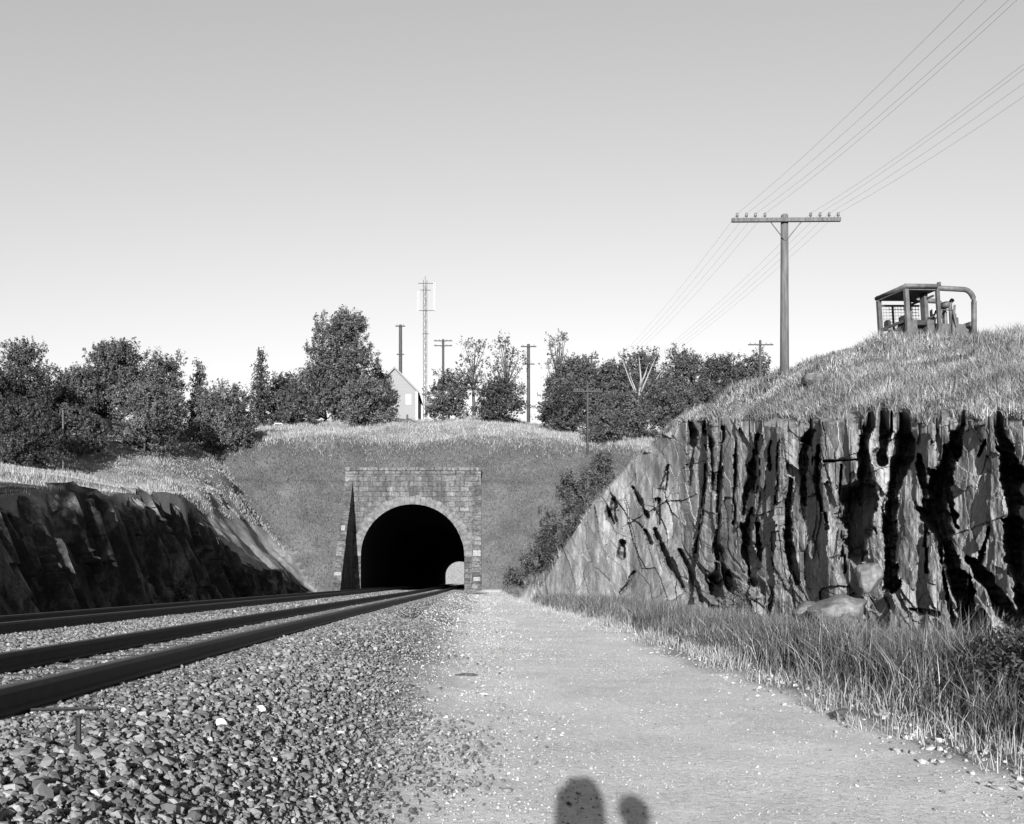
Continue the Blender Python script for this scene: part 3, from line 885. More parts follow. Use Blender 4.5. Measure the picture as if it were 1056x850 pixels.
def tree(name, label, cat, px, top, wpx, d, kind='broad', mat='leaf', group=None, dens=1.0, sink=0.0, bark='bark', x=None, zt=None, w=None):
    x = (px - VX) / F_PX * d if x is None else x
    z0 = ground_at(x, d) - sink
    h = ((HY - top) / F_PX * d if zt is None else zt) - z0
    w = wpx / F_PX * d if w is None else w
    root = thing(name, label, cat, (x, d, z0), 0, group)
    R = w / 2
    lobes = []
    if kind == 'broad':
        for k in range(44):
            a = RNG.uniform(0, 6.28); rr = R * .84 * RNG.random() ** .45; zz = h * RNG.uniform(.14, .93)
            fz = math.sqrt(max(.06, 1 - ((zz / h - .45) / .55) ** 2))
            lobes.append((rr * math.cos(a) * fz, rr * math.sin(a) * fz, zz, R * RNG.uniform(.17, .34)))
        lobes += [(0, 0, h * .93, R * .22), (R * .12, 0, h * .82, R * .4), (-R * .15, 0, h * .66, R * .6), (R * .2, 0, h * .55, R * .62), (-R * .1, 0, h * .4, R * .72), (R * .05, 0, h * .27, R * .66)]
        tb = .2
    elif kind == 'bush':
        for k in range(30):
            a = RNG.uniform(0, 6.28); rr = R * .84 * RNG.random() ** .45; zz = h * RNG.uniform(.08, .9)
            f = math.sqrt(max(0.05, 1 - (zz / h) ** 2.4))
            lobes.append((rr * math.cos(a) * f, rr * math.sin(a) * f, zz, R * RNG.uniform(.17, .32)))
        lobes.append((0, 0, h * .84, R * .3)); lobes.append((0, 0, h * .4, R * .6))
        tb = .05
    elif kind == 'conifer':
        for k in range(40):
            t = k / 39.; a = k * 2.4; rr = R * .62 * (1 - t) ** .7 * RNG.uniform(.4, 1.1)
            lobes.append((rr * math.cos(a), rr * math.sin(a), h * (.1 + .87 * t), R * (.42 * (1 - t) + .2) * RNG.uniform(.8, 1.15)))
        tb = .1
    else:                                            # sparse
        for k in range(34):
            a = RNG.uniform(0, 6.28); rr = R * .95 * math.sqrt(RNG.random()); zz = h * RNG.uniform(.36, .97); rr *= math.sqrt(max(.1, 1 - ((zz / h - .62) / .42) ** 2))
            lobes.append((rr * math.cos(a), rr * math.sin(a), zz, R * RNG.uniform(.16, .4)))
        tb = .38
    Cs, Ns, Ss = [], [], []
    leaf = np.clip(.00125 * d, .03, .15)
    R *= 1.12
    for (lx, ly, lz, lr) in lobes:
        m = int(dens * (7.0 if kind != 'sparse' else 1.5) * (lr / leaf) ** 2) + 14
        m = min(m, 4200); per = 16 if kind != 'sparse' else 9
        nsp = max(4, m // per)                        # leaves hang in sprays, with gaps between the sprays
        dr = sphere_dirs(nsp); rad_ = lr * (.5 + .55 * RNG.random((nsp, 1)) ** .7 + .4 * RNG.random((nsp, 1)) ** 6)
        ctr = np.array([lx, ly, lz]) + dr * rad_ * np.array([1, 1, .85])
        ctr[:, 2] += .05 * lr
        along = RNG.random((nsp, per, 1)) ** .8
        sp = leaf * (1.1 + 1.5 * RNG.random((nsp, 1, 1)))
        up = dr[:, None] * .7 + np.array([0, 0, .55])
        C_ = ctr[:, None] + up * (along - .4) * sp * 2.6 + RNG.normal(0, 1, (nsp, per, 3)) * sp * .62 * (1.15 - along * .75)
        Cs.append(C_.reshape(-1, 3)); Ns.append(np.repeat(dr + np.array([0, 0, .2]), per, 0)); Ss.append(leaf * RNG.uniform(.5, 1.15, nsp * per))
    C, Nn, S = np.concatenate(Cs), np.concatenate(Ns), np.concatenate(Ss)
    kp = C[:, 2] > .05
    bm = B()
    tr = max(.06, h * .022)
    tip = (RNG.uniform(-.1, .1) * R, RNG.uniform(-.1, .1) * R, h * .8)
    mid = (RNG.uniform(-.08, .08) * R, RNG.uniform(-.08, .08) * R, h * .4)
    tube(bm, [(0, 0, -.3), (0, 0, h * .08), mid, tip], [tr * 1.5, tr * 1.1, tr * .7, tr * .15], 7)
    for (lx, ly, lz, lr) in lobes[:(26 if kind == 'sparse' else 12)]:
        s = max(tb * h, min(lz * .6, h * .6)); f = s / (h * .8)
        st = Vector((mid[0] * f, mid[1] * f, s))
        en = Vector((lx, ly, lz))
        tube(bm, [st, st.lerp(en, .5) + Vector((0, 0, -.08 * lr)), en], [tr * .45, tr * .28, tr * .08], 5)
    obj('trunk', bm, M[bark], root, True)
    leaves_mesh('crown', C[kp], Nn[kp], S[kp], M[mat], root)
    return root


GL_, GR_, GC_ = 'trees on the left bank', 'trees behind the right hill', 'trees along the crest'
T = [
 ('broad_tree', 'tall dark tree at the far left edge of the trees on the bank', 22, 352, 80, 62, 'broad', 'leaf_dark', GL_),
 ('broad_tree', 'dark tree cut off by the left border, beside the tall dark tree', -28, 372, 80, 58, 'broad', 'leaf_dark', GL_),
 ('broad_tree', 'low rounded dark tree filling the gap right of the far left tall tree', 64, 404, 56, 68, 'broad', 'leaf_dark', GL_),
 ('broad_tree', 'tallest tree of the left clump, with an uneven domed crown', 118, 355, 78, 76, 'broad', 'leaf', GL_),
 ('broad_tree', 'domed tree just right of the tallest in the left clump', 166, 363, 62, 78, 'broad', 'leaf', GL_),
 ('pointed_tree', 'narrow pointed tree on the right shoulder of the left clump', 205, 373, 34, 82, 'conifer', 'leaf', GL_),
 ('broad_tree', 'broad tree on the left shoulder of the left clump', 88, 384, 66, 74, 'broad', 'leaf', GL_),
 ('shrub', 'large light leaved shrub in front of the tallest left trees', 150, 394, 92, 70, 'bush', 'leaf_light', GL_),
 ('shrub', 'wide light shrub at the right end of the left clump', 228, 400, 90, 80, 'bush', 'leaf_light', GL_),
 ('shrub', 'dark shrub at the foot of the far left tall tree', 22, 412, 90, 56, 'bush', 'leaf_dark', GL_),
 ('shrub', 'dark shrub between the far left trees and the large light shrub', 82, 420, 72, 64, 'bush', 'leaf', GL_),
 ('shrub', 'dark low shrub in front of the pointed tree, near the white hoop', 246, 420, 42, 80, 'bush', 'leaf', GL_),
 ('conifer', 'slim dark conifer standing alone left of the big crest tree', 269, 361, 30, 96, 'conifer', 'leaf_dark', GC_),
 ('broad_tree', 'low dark tree between the slim conifer and the big crest tree', 296, 388, 50, 102, 'broad', 'leaf_dark', GC_),
 ('shrub', 'wide shrub at the foot of the big crest tree, on its left', 302, 402, 70, 97, 'bush', 'leaf', GC_),
 ('broad_tree', 'biggest tree on the crest, tall full crown left of the house', 352, 321, 84, 100, 'broad', 'leaf', GC_),
 ('broad_tree', 'middle sized tree tucked under the left side of the biggest crest tree', 336, 372, 64, 98, 'broad', 'leaf', GC_),
 ('broad_tree', 'small dark tree against the left roof slope of the house', 388, 378, 34, 102, 'broad', 'leaf_dark', GC_),
 ('shrub', 'round light shrub hiding the left half of the white house', 378, 391, 68, 92, 'bush', 'leaf_light', GC_),
 ('shrub', 'rounded shrub just right of the white house', 463, 384, 60, 100, 'bush', 'leaf', GC_),
 ('shrub', 'dark rounded shrub under the two thin open trees', 516, 394, 72, 93, 'bush', 'leaf_dark', GC_),
 ('open_tree', 'thin open tree, left of the pair over the dark rounded shrub', 489, 349, 42, 102, 'sparse', 'leaf', GC_),
 ('open_tree', 'thin open tree, right of the pair over the dark rounded shrub', 521, 345, 40, 104, 'sparse', 'leaf', GC_),
 ('open_tree', 'tall wispy tree rising above the right hand woods', 576, 340, 28, 112, 'sparse', 'leaf', GR_),
 ('broad_tree', 'dark tree at the left end of the right hand woods, under the wispy tree', 592, 371, 74, 104, 'broad', 'leaf', GR_),
 ('shrub', 'dark shrub at the left foot of the right hand woods', 578, 400, 64, 92, 'bush', 'leaf_dark', GR_),
 ('broad_tree', 'tree right of the wispy tree, lower than its neighbour on the right', 628, 376, 60, 100, 'broad', 'leaf', GR_),
 ('broad_tree', 'round topped tree, highest of the right hand woods', 660, 360, 58, 102, 'broad', 'leaf', GR_),
 ('broad_tree', 'round topped tree just right of the highest of the right hand woods', 700, 362, 60, 108, 'broad', 'leaf', GR_),
 ('broad_tree', 'dark tree midway between the bare tree and the main pole', 738, 368, 60, 112, 'broad', 'leaf_dark', GR_),
 ('broad_tree', 'tree behind the main pole, partly behind the grassy hill', 778, 366, 64, 116, 'broad', 'leaf', GR_),
 ('broad_tree', 'tree behind the grassy hill, just right of the main pole', 822, 378, 50, 116, 'broad', 'leaf', GR_),
 ('shrub', 'wide dark shrub behind the leaning rock edge', 640, 408, 76, 86, 'bush', 'leaf', GR_),
 ('shrub', 'shrub below the bare tree, above the rock corner', 684, 394, 66, 90, 'bush', 'leaf', GR_),
 ('shrub', 'shrub above the right hill shoulder, between bare tree and main pole', 728, 392, 64, 96, 'bush', 'leaf', GR_),
 ('shrub', 'low shrub beside the foot of the crossarm pole on the slope', 622, 428, 50, 82, 'bush', 'leaf', GR_),
]
for (nm, lab, px, top, w, d, kind, mt, grp) in T:
    cat = {'shrub': 'shrub', 'conifer': 'conifer'}.get(nm, 'tree')
    tree(nm, lab, cat, px, top, w, d, kind, mt, grp)
GS = 'scrub bushes beside the portal slope'
for (lab, px, top, w, d) in [
    ('lowest scrub bush right of the portal, nearest the path', 545, 566, 30, 66), ('dark scrub bush behind the foot of the leaning rock', 562, 545, 38, 65),
    ('scrub bush right of the portal halfway up the slope', 566, 522, 38, 70), ('dark scrub bush against the leaning rock edge, halfway up', 588, 505, 40, 66),
    ('scrub bush just left of the slope pole foot', 588, 486, 34, 75), ('upper scrub bush under the slope pole', 606, 472, 38, 73),
    ('scrub bush right of the slope pole foot', 622, 462, 36, 75), ('small scrub bush beside the right wing wall of the portal', 528, 585, 22, 67)]:
    tree('scrub_bush', lab, 'bush', px, top, w, d, 'bush', 'leaf_dark' if 'dark' in lab else 'leaf', GS, sink=.6)
tree('scrub_bush', 'small tuft of bush at the foot of the right rock face', 'bush', 760, 606, 34, 25, 'bush', 'leaf_light', sink=.1, dens=.6)
tree('scrub_bush', 'small dark bush low on the rock above the left track', 'bush', 196, 598, 16, 36, 'bush', 'leaf', x=-10.9, dens=.5)
tree('scrub_bush', 'dark bush added at the right border to shade the weeds', 'bush', 1112, 630, 0, 9.3, 'bush', 'leaf_dark', None, w=1.9, sink=.1)  # added bush, its dark leaves and shadow darken the border weeds
# a tree outside the frame on the left that shades the bank at the left border
tree('broad_tree', 'tree outside the left border whose shadow falls on the bank', 'tree', 0, 0, 0, 12.5, 'broad', 'leaf_dark', GL_, x=-14.2, zt=7.6, w=3.8)
# bare pale tree
bx_, bd_ = (660 - VX) / F_PX * 92, 92
bt = thing('bare_tree', 'pale bare branching tree against the right hand woods', 'tree', (bx_, bd_, ground_at(bx_, bd_)))
bm = B(); hb = (HY - 366) / F_PX * bd_ - ground_at(bx_, bd_)
tube(bm, [(0, 0, -.3), (-.2, 0, hb * .4), (.1, 0, hb * .7), (-.1, 0, hb * .98)], [.2, .14, .09, .02], 6)
for (ax, az, s) in ((-1.8, .95, .45), (1.5, .98, .5), (-1.0, .8, .4), (2.1, .82, .4), (.8, .9, .6)):
    tube(bm, [(-.1, 0, hb * s), (ax * .5, random.uniform(-.4, .4), hb * (s + az) / 2), (ax, random.uniform(-.5, .5), hb * az)], [.1, .07, .02], 5)
obj('trunk', bm, M['bark_pale'], bt, True)


# ------------------------------------------------------------------ poles and wires
def pole(label, px, d, zt, rad_, arms, name='utility_pole', braces=True, mat='wood', group='utility poles', z0=None, rotz=0):
    x = (px - VX) / F_PX * d
    z0 = ground_at(x, d) if z0 is None else z0
    h = zt - z0
    t = thing(name, label, 'pole', (x, d, z0), rotz, group)
    bm = B(); tube(bm, [(0, 0, -.6), (0, 0, h * .5), (0, 0, h - .05), (0, 0, h)], [rad_ * 1.25, rad_ * 1.1, rad_, rad_ * .8], 12); obj('post', bm, M[mat], t, True)
    for (za, wd, pins) in arms:
        zz = za - z0
        bm = B(); bx(bm, -wd / 2, wd / 2, -rad_ - .1, -rad_ - .005, zz - .06, zz + .06, .008); arm = obj('crossarm', bm, M['wood_dark' if mat == 'wood_dark' else 'wood'], t)
        for p in pins:
            bm = B(); y = -rad_ - .052
            tube(bm, [(p, y, zz + .055), (p, y, zz + .1), (p, y, zz + .11), (p, y, zz + .17), (p, y, zz + .2), (p, y, zz + .225)], [.014, .014, .045, .04, .042, .018], 8)
            obj('insulator', bm, M['insul'], arm, True)
        if braces:
            for s in (-1, 1):
                bm = B(); tube(bm, [(s * .42 * wd / 3, -rad_ - .03, zz - .055), (s * .03, -rad_ - .012, zz - .55 * wd / 3)], .014, 6)
                obj('brace', bm, M['dull_steel'], t)
    return t


DM = 30.0
zarm = (HY - 229) / F_PX * DM
pinx = [(v - 491.5) / 7.04 * .03 for v in (140, 207, 272, 340, 668, 735, 800, 865)]
pole('tall main pole on the right hill with one wide crossarm of eight insulators', 809, DM, (HY - 221.5) / F_PX * DM, .115, [(zarm, 3.33, pinx)], 'telegraph_pole', rotz=-.02)
D2 = 79.0
z2 = (HY - 404) / F_PX * D2
pin2 = [p * .72 for p in pinx]
pole('crossarm pole standing on the slope among scrub right of the portal', 606, D2, (HY - 396) / F_PX * D2, .075, [(z2, 2.4, pin2)], 'telegraph_pole', mat='wood_dark')
pole('stout pole rising behind the white house roof', 413, 118, (HY - 335) / F_PX * 118, .2, [((HY - 337) / F_PX * 118, 1.2, [-.4, .4]), ((HY - 366) / F_PX * 118, .9, [])], braces=False, mat='wood_dark')
pole('pole with two short crossarms right of the lattice mast', 457, 132, (HY - 350) / F_PX * 132, .16, [((HY - 352) / F_PX * 132, 2.5, [-1, -.5, .5, 1]), ((HY - 357) / F_PX * 132, 2.5, [-1, .5, 1])], mat='wood_dark')
pole('dark pole right of the thin open trees, crossarm at its top', 545, 106, (HY - 355) / F_PX * 106, .17, [((HY - 358) / F_PX * 106, 1.7, [-.6, .6]), ((HY - 376) / F_PX * 106, 1.3, [])], braces=False, mat='wood_dark')
pole('far small pole peeping over the right hand woods', 610, 134, (HY - 367) / F_PX * 134, .14, [((HY - 370) / F_PX * 134, 2.0, [-.8, .8])], braces=False, mat='wood_dark')
pole('small pole showing over the hill just left of the main pole', 784, 104, (HY - 351) / F_PX * 104, .13, [((HY - 356) / F_PX * 104, 2.7, [-1.1, -.6, .6, 1.1])], mat='wood_dark')
xp = 0
t = thing('post', 'thin pale post standing among the dark trees at left', 'post', (xp, 57, ground_at((65 - VX) / F_PX * 57, 57)))
bm = B(); tube(bm, [(0, 0, -.3), (0, 0, (HY - 424) / F_PX * 57 - t.location.z)], .045, 8); obj('shaft', bm, M['wood'], t)
t.location.x = (65 - VX) / F_PX * 57

xm = (809 - VX) / F_PX * DM; x2 = (606 - VX) / F_PX * D2
for k in range(8):
    ordn = ['outermost left', 'second from the left', 'third from the left', 'fourth from the left', 'fifth from the left', 'third from the right', 'second from the right', 'outermost right'][k]
    a = Vector((xm + pinx[k], DM - .17, zarm + .2)); b = Vector((xm + .95 + pinx[k], DM - 50, zarm + .1)); c = Vector((x2 + pin2[k], D2 - .16, z2 + .2))
    pts = []
    for i in range(25):
        s = 1 - i / 24; p = a.lerp(b, s); p.z -= 4 * 1.95 * s * (1 - s) * (1 + .03 * ((k * 7) % 5 - 2)); pts.append(p)
    for i in range(1, 21):
        s = i / 20; p = a.lerp(c, s); p.z -= 4 * .9 * s * (1 - s); pts.append(p)
    bm = B(); tube(bm, [p - a for p in pts], .0028, 5)
    o = obj('telegraph_wire', bm, M['wire']); o.location = a
    tag(o, f'thin overhead wire on the {ordn} insulator of the main pole', 'wire', 'wires on the main pole')

# ------------------------------------------------------------------ lattice mast
dm = 140.0; x = (438.5 - VX) / F_PX * dm; z0 = ground_at(x, dm); mh = (HY - 289) / F_PX * dm - z0
mast = thing('radio_mast', 'tall slender lattice radio mast with white antennas behind the house', 'mast', (x, dm, z0))
bm = B(); rr = .3
cs = [(rr * math.cos(a), rr * math.sin(a)) for a in (math.pi / 2, math.pi * 7 / 6, math.pi * 11 / 6)]
for c in cs: tube(bm, [(c[0], c[1], 0), (c[0], c[1], mh)], .045, 5)
z = 0; k = 0
while z < mh - .8:
    for i in range(3):
        p, q_ = cs[i], cs[(i + 1) % 3]
        if k % 2: p, q_ = q_, p
        tube(bm, [(p[0], p[1], z), (q_[0], q_[1], z + .8)], .022, 4)
    z += .8; k += 1
obj('lattice', bm, M['dull_steel'], mast)


def zmast(py): return (HY - py) / F_PX * dm - z0


for (py, x0, x1) in ((293, -7, 9), (300, -5, 6), (321, -7, 10), (345, -3, 4)):
    bm = B(); tube(bm, [(x0 * .14, -.3, zmast(py)), (x1 * .14, -.3, zmast(py))], .05, 5); obj('arm', bm, M['dull_steel'], mast)
for (px, y0, y1) in ((-7, 322, 300), (9.5, 322, 291)):
    bm = B(); tube(bm, [(px * .14 - .12, -.3, zmast(y0)), (px * .14 - .12, -.3, zmast(y1)), (px * .14 + .12, -.3, zmast(y1)), (px * .14 + .12, -.3, zmast(y0)), (px * .14 - .11, -.3, zmast(y0))], .05, 5)
    obj('antenna', bm, M['white'], mast)
bm = B(); tube(bm, [(0, 0, mh), (0, 0, mh + .6)], .04, 5); obj('top_rod', bm, M['dull_steel'], mast)

# ------------------------------------------------------------------ white house
hd = 106.0; hx = (407 - VX) / F_PX * hd; hz = ground_at(hx, hd) - .3
za, ze = (HY - 378) / F_PX * hd - hz, (HY - 402.5) / F_PX * hd - hz
hw = 24 / F_PX * hd
house = thing('white_house', 'small pale gabled house half hidden by the round shrub on the crest', 'house', (hx, hd, hz))
bm = B(); prism(bm, [(-hw + .12, -.5), (hw - .12, -.5), (hw - .12, ze - .05), (0, za - .12), (-hw + .12, ze - .05)], 'y', 0, 8.0); obj('wall', bm, M['house'], house)
for s in (-1, 1):
    bm = B(); prism(bm, [(0, za), (s * (hw + .1), ze - .1), (s * (hw + .1), ze - .22), (0, za - .13)], 'y', -.25, 8.25); r = obj('roof', bm, M['roof'], house)
    bm = B(); prism(bm, [(0, za - .005), (s * (hw + .1), ze - .105), (s * (hw + .1), ze - .36), (0, za - .27)], 'y', -.29, -.253); obj('barge_board', bm, M['house'], r)
    bm = B(); bx(bm, s * (hw - .12) - .12, s * (hw - .12) + .12, -.05, .1, -.5, ze - .15); obj('corner_board', bm, M['white'], house)


def window(xc, zc_, w, h):
    bm = B()
    for (a, b, c, e) in ((-w / 2 - .09, -w / 2, -h / 2 - .09, h / 2 + .09), (w / 2, w / 2 + .09, -h / 2 - .09, h / 2 + .09), (-w / 2, w / 2, h / 2, h / 2 + .09), (-w / 2, w / 2, -h / 2 - .12, -h / 2)):
        bx(bm, xc + a, xc + b, -.06, .05, zc_ + c, zc_ + e)
    f = obj('window', bm, M['white'], house)
    bm = B(); bx(bm, xc - w / 2, xc + w / 2, -.025, .04, zc_ - h / 2, zc_ + h / 2); obj('pane', bm, M['glass'], f)
    return f


window((421.3 - 407) / F_PX * hd, (HY - 412) / F_PX * hd - hz, .42, .95)
bm = B(); xv_ = (403 - 407) / F_PX * hd; zv_ = (HY - 388.5) / F_PX * hd - hz
bx(bm, xv_ - .16, xv_ + .16, -.03, .05, zv_ - .22, zv_ + .22); obj('attic_vent', bm, M['dark_paint'], house)

# ------------------------------------------------------------------ small things on the crest
xh_, dh_ = (287 - VX) / F_PX * 88, 88.0
o = thing('white_hoop', 'small white hoop shaped frame at the foot of the crest trees', 'frame', (xh_, dh_, ground_at(xh_, dh_)))
bm = B(); tube(bm, [(-.42, 0, -.2), (-.42, 0, .75), (-.3, 0, .95), (.3, 0, .95), (.45, 0, .8), (.45, 0, .3)], .07, 8); obj('hoop', bm, M['white'], o, True)
xf, df = (420 - VX) / F_PX * 90, 90.0
f = thing('broken_fence', 'short broken rail fence in the grass before the white house', 'fence', (xf, df, ground_at(xf, df)))
bm = B(); bx(bm, -.09, .09, -.08, .08, -.4, 1.05, .01); obj('post', bm, M['wood_dark'], f)
for pts in ([(-2.6, .1, .95), (0, .05, .55)], [(0, -.05, .7), (1.5, -.4, -.05)]):
    bm = B(); tube(bm, pts, [.07, .05], 6); obj('rail', bm, M['wood_dark'], f)

# ------------------------------------------------------------------ bulldozer on the hill
bd0 = 32.0
bpt = P(934, 295, bd0)
ang = math.radians(14.5)
dz = thing('bulldozer', 'old bulldozer with roll bar canopy and mesh screen standing behind the hilltop grass', 'bulldozer', (0, 0, 0), 0)
Hc = 2.62
fw = Vector((math.cos(ang), math.sin(ang), 0))
rightv = Vector((math.sin(ang), -math.cos(ang), 0))
pitch = math.radians(-4)
Rm = Matrix.Rotation(ang, 4, 'Z') @ Matrix.Rotation(pitch, 4, 'Y')
dz.rotation_euler = Rm.to_euler()
dz.location = bpt - Rm.to_3x3() @ Vector((0, -.69, Hc))


def dpart(name, f, mat, parent=None, shade=False):
    bm = B(); f(bm); return obj(name, bm, M[mat], parent or dz, shade)


for s in (-1, 1):
    dpart('roof_post', lambda b: bx(b, -.07, .07, s * .69 - .07, s * .69 + .07, .8, Hc - .1, .015), 'paint' if s < 0 else 'dull_steel')
    dpart('roof_post', lambda b: bx(b, 1.16, 1.28, s * .69 - .06, s * .69 + .06, .9, Hc - .1, .015), 'dull_steel')
    pts = [(1.2, s * .69, Hc - .06), (2.2, s * .69, Hc - .1)] + [(2.25 + .4 * math.sin(a), s * .69, Hc - .5 + .4 * math.cos(a)) for a in np.linspace(.2, math.pi / 2, 6)] + [(2.63, s * .68, 1.6), (2.6, s * .66, 1.0)]
    dpart('sweep_bar', lambda b: tube(b, pts, .085, 10), 'paint', None, True)
    dpart('track_chain', lambda b: prism(b, [(-.35, .15), (-.2, 0), (2.5, 0), (2.7, .2), (2.8, .5), (2.6, .8), (-.1, .8), (-.4, .5)], 'y', s * .95 - .22, s * .95 + .22), 'dull_steel')
roof = dpart('roof_canopy', lambda b: bx(b, -.05, 1.26, -.66, .66, Hc - .12, Hc - .04), 'dark_paint')
for pts in ([(-.05, -.7, Hc), (1.3, -.7, Hc)], [(-.05, .7, Hc), (1.3, .7, Hc)], [(-.02, -.72, Hc - .005), (-.02, .78, Hc - .005)], [(1.27, -.72, Hc - .005), (1.27, .72, Hc - .005)]):
    dpart('roof_edge', lambda b: tube(b, pts, .075, 8), 'paint', roof, True)
dpart('roof_lug', lambda b: bx(b, 1.32, 1.42, -.66, -.56, Hc - .1, Hc + .16, .01), 'dull_steel', roof)
dpart('windscreen_post', lambda b: bx(b, 1.02, 1.16, -.3, -.08, 1.5, Hc - .13), 'dark_paint')
dpart('windscreen_frame', lambda b: (bx(b, 1.1, 1.16, -.62, .62, 2.3, 2.36), bx(b, 1.1, 1.16, -.62, .62, 1.62, 1.68)), 'dark_paint')


def screen(b):
    for i in range(13): tube(b, [(.14 + i * .118, .66, 1.55), (.14 + i * .118, .66, 2.32)], .011, 4)
    for i in range(8): tube(b, [(.12, .655, 1.56 + i * .108), (1.58, .655, 1.56 + i * .108)], .011, 4)


dpart('mesh_screen', screen, 'steel')
for z_b in (1.5, 2.34): dpart('screen_rail', lambda b: bx(b, .1, 1.6, .64, .70, z_b - .03, z_b + .03), 'dark_paint')
dpart('screen_stile', lambda b: bx(b, .5, .55, .64, .70, 1.53, 2.31), 'dark_paint')
dpart('rear_rail', lambda b: bx(b, -.04, .03, -.6, .6, 1.46, 1.55), 'dark_paint')
dpart('seat', lambda b: (bx(b, .45, .95, -.28, .28, 1.15, 1.32, .04), bx(b, .4, .52, -.28, .28, 1.3, 1.85, .04)), 'black')
dpart('control_console', lambda b: bx(b, 1.0, 1.3, -.45, .45, .9, 1.6, .05), 'dark_paint')
dpart('lever', lambda b: tube(b, [(1.1, -.2, 1.3), (1.15, -.22, 1.9)], .025, 6), 'dull_steel')
dpart('muffler', lambda b: tube(b, [(1.62, 0, 1.3), (1.62, 0, 1.5), (1.62, 0, 2.0), (1.62, 0, 2.06)], [.06, .13, .13, .06], 10), 'white', None, True)
dpart('exhaust_pipe', lambda b: tube(b, [(2.3, .0, 1.3), (2.3, .0, 2.15), (2.32, .0, 2.28), (2.4, .0, 2.36)], [.06, .06, .07, .08], 8), 'dark_paint', None, True)
dpart('air_cleaner', lambda b: tube(b, [(2.2, .1, 2.1), (2.2, .1, 2.14), (2.2, .1, 2.28), (2.2, .1, 2.32)], [.08, .16, .16, .08], 10), 'dull_steel', None, True)
dpart('headlight', lambda b: tube(b, [(.02, .4, 1.66), (.12, .4, 1.66), (.14, .4, 1.66)], [.12, .13, .1], 12), 'black')
dpart('hose', lambda b: (tube(b, [(1.3, -.3, 1.5), (1.4, -.35, 1.9), (1.6, -.35, 1.95), (1.75, -.3, 1.45)], .03, 6), tube(b, [(.7, .3, 1.2), (.75, .35, 1.75), (.95, .3, 1.8), (1.05, .3, 1.5)], .035, 6)), 'black')
dpart('hydraulic_cylinder', lambda b: (tube(b, [(1.9, -.5, .9), (2.0, -.5, 1.75)], .07, 8), tube(b, [(2.0, -.5, 1.75), (2.04, -.5, 2.05)], .035, 8)), 'dark_paint')
dpart('side_panel', lambda b: (bx(b, .2, 1.0, .5, .6, .9, 1.5, .02), bx(b, 1.3, 1.75, .2, .5, 1.3, 1.72, .03)), 'black')
dpart('radiator_guard', lambda b: (bx(b, 2.5, 2.6, -.64, .64, 1.3, 1.46, .02), bx(b, 2.45, 2.55, -.08, .08, 1.4, 1.75, .02)), 'dull_steel')
dpart('grab_rail', lambda b: tube(b, [(1.3, -.62, 1.3), (1.4, -.62, 1.85), (1.85, -.62, 1.85), (1.95, -.62, 1.3)], .03, 6), 'dull_steel')
dpart('tool_box', lambda b: bx(b, .05, .5, -.55, -.1, 1.1, 1.55, .03), 'dark_paint')
dpart('armrest', lambda b: (bx(b, .45, 1.0, .3, .42, 1.4, 1.58, .02), bx(b, .45, 1.0, -.42, -.3, 1.4, 1.58, .02)), 'black')
dpart('hood', lambda b: prism(b, [(1.2, .8), (2.75, .8), (2.75, 1.3), (2.62, 1.42), (1.2, 1.46)], 'y', -.42, .42), 'paint')
dpart('fender', lambda b: (bx(b, -.3, 1.3, -1.0, -.45, .85, .95, .02), bx(b, -.3, 1.3, .45, 1.0, .85, .95, .02)), 'dull_steel')
dpart('fuel_tank', lambda b: bx(b, -.45, .25, -.42, .42, .8, 1.22, .06), 'dull_steel')
dpart('chassis', lambda b: bx(b, -.3, 2.7, -.6, .6, .35, .84, .03), 'dull_steel')
dpart('dozer_blade', lambda b: prism(b, [(3.1, -.5), (3.25, -.5), (3.18, -.2), (3.22, .1), (3.35, .3), (3.25, .32), (3.1, .1), (3.06, -.2)], 'y', -1.4, 1.4), 'dull_steel')
for s in (-1, 1): dpart('push_arm', lambda b: bx(b, 1.3, 3.15, s * 1.26 - .06, s * 1.26 + .06, .0, .15), 'dull_steel')


# ------------------------------------------------------------------ boulders and litter
def boulder(label, px, py, d, w, hgt, name='boulder', mat='boulder', cat='boulder', group='boulders at the rock foot', seed=0, deep=.8):
    p = P(px, py, d); bm = B(); bmesh.ops.create_icosphere(bm, subdivisions=4, radius=1)
    rs = np.random.default_rng(seed + 5)
    pl = [(Vector(rs.normal(0, 1, 3)).normalized(), rs.uniform(.55, .95)) for _ in range(14)]
    for v in bm.verts:
        c = v.co.copy()
        for n_, k in pl:
            e = c.dot(n_) - k
            if e > 0: c -= n_ * e * .85
        j = float(fbm(np.array([c.x * 2.2 + seed]), np.array([c.z * 2.2 + c.y]), seed, 4)[0])
        c *= 1 + .14 * j
        v.co = Vector((c.x * w / 2, c.y * w / 2 * deep, c.z * hgt / 2))
    o = obj(name, bm, M[mat]); o.location = p
    return tag(o, label, cat, group)


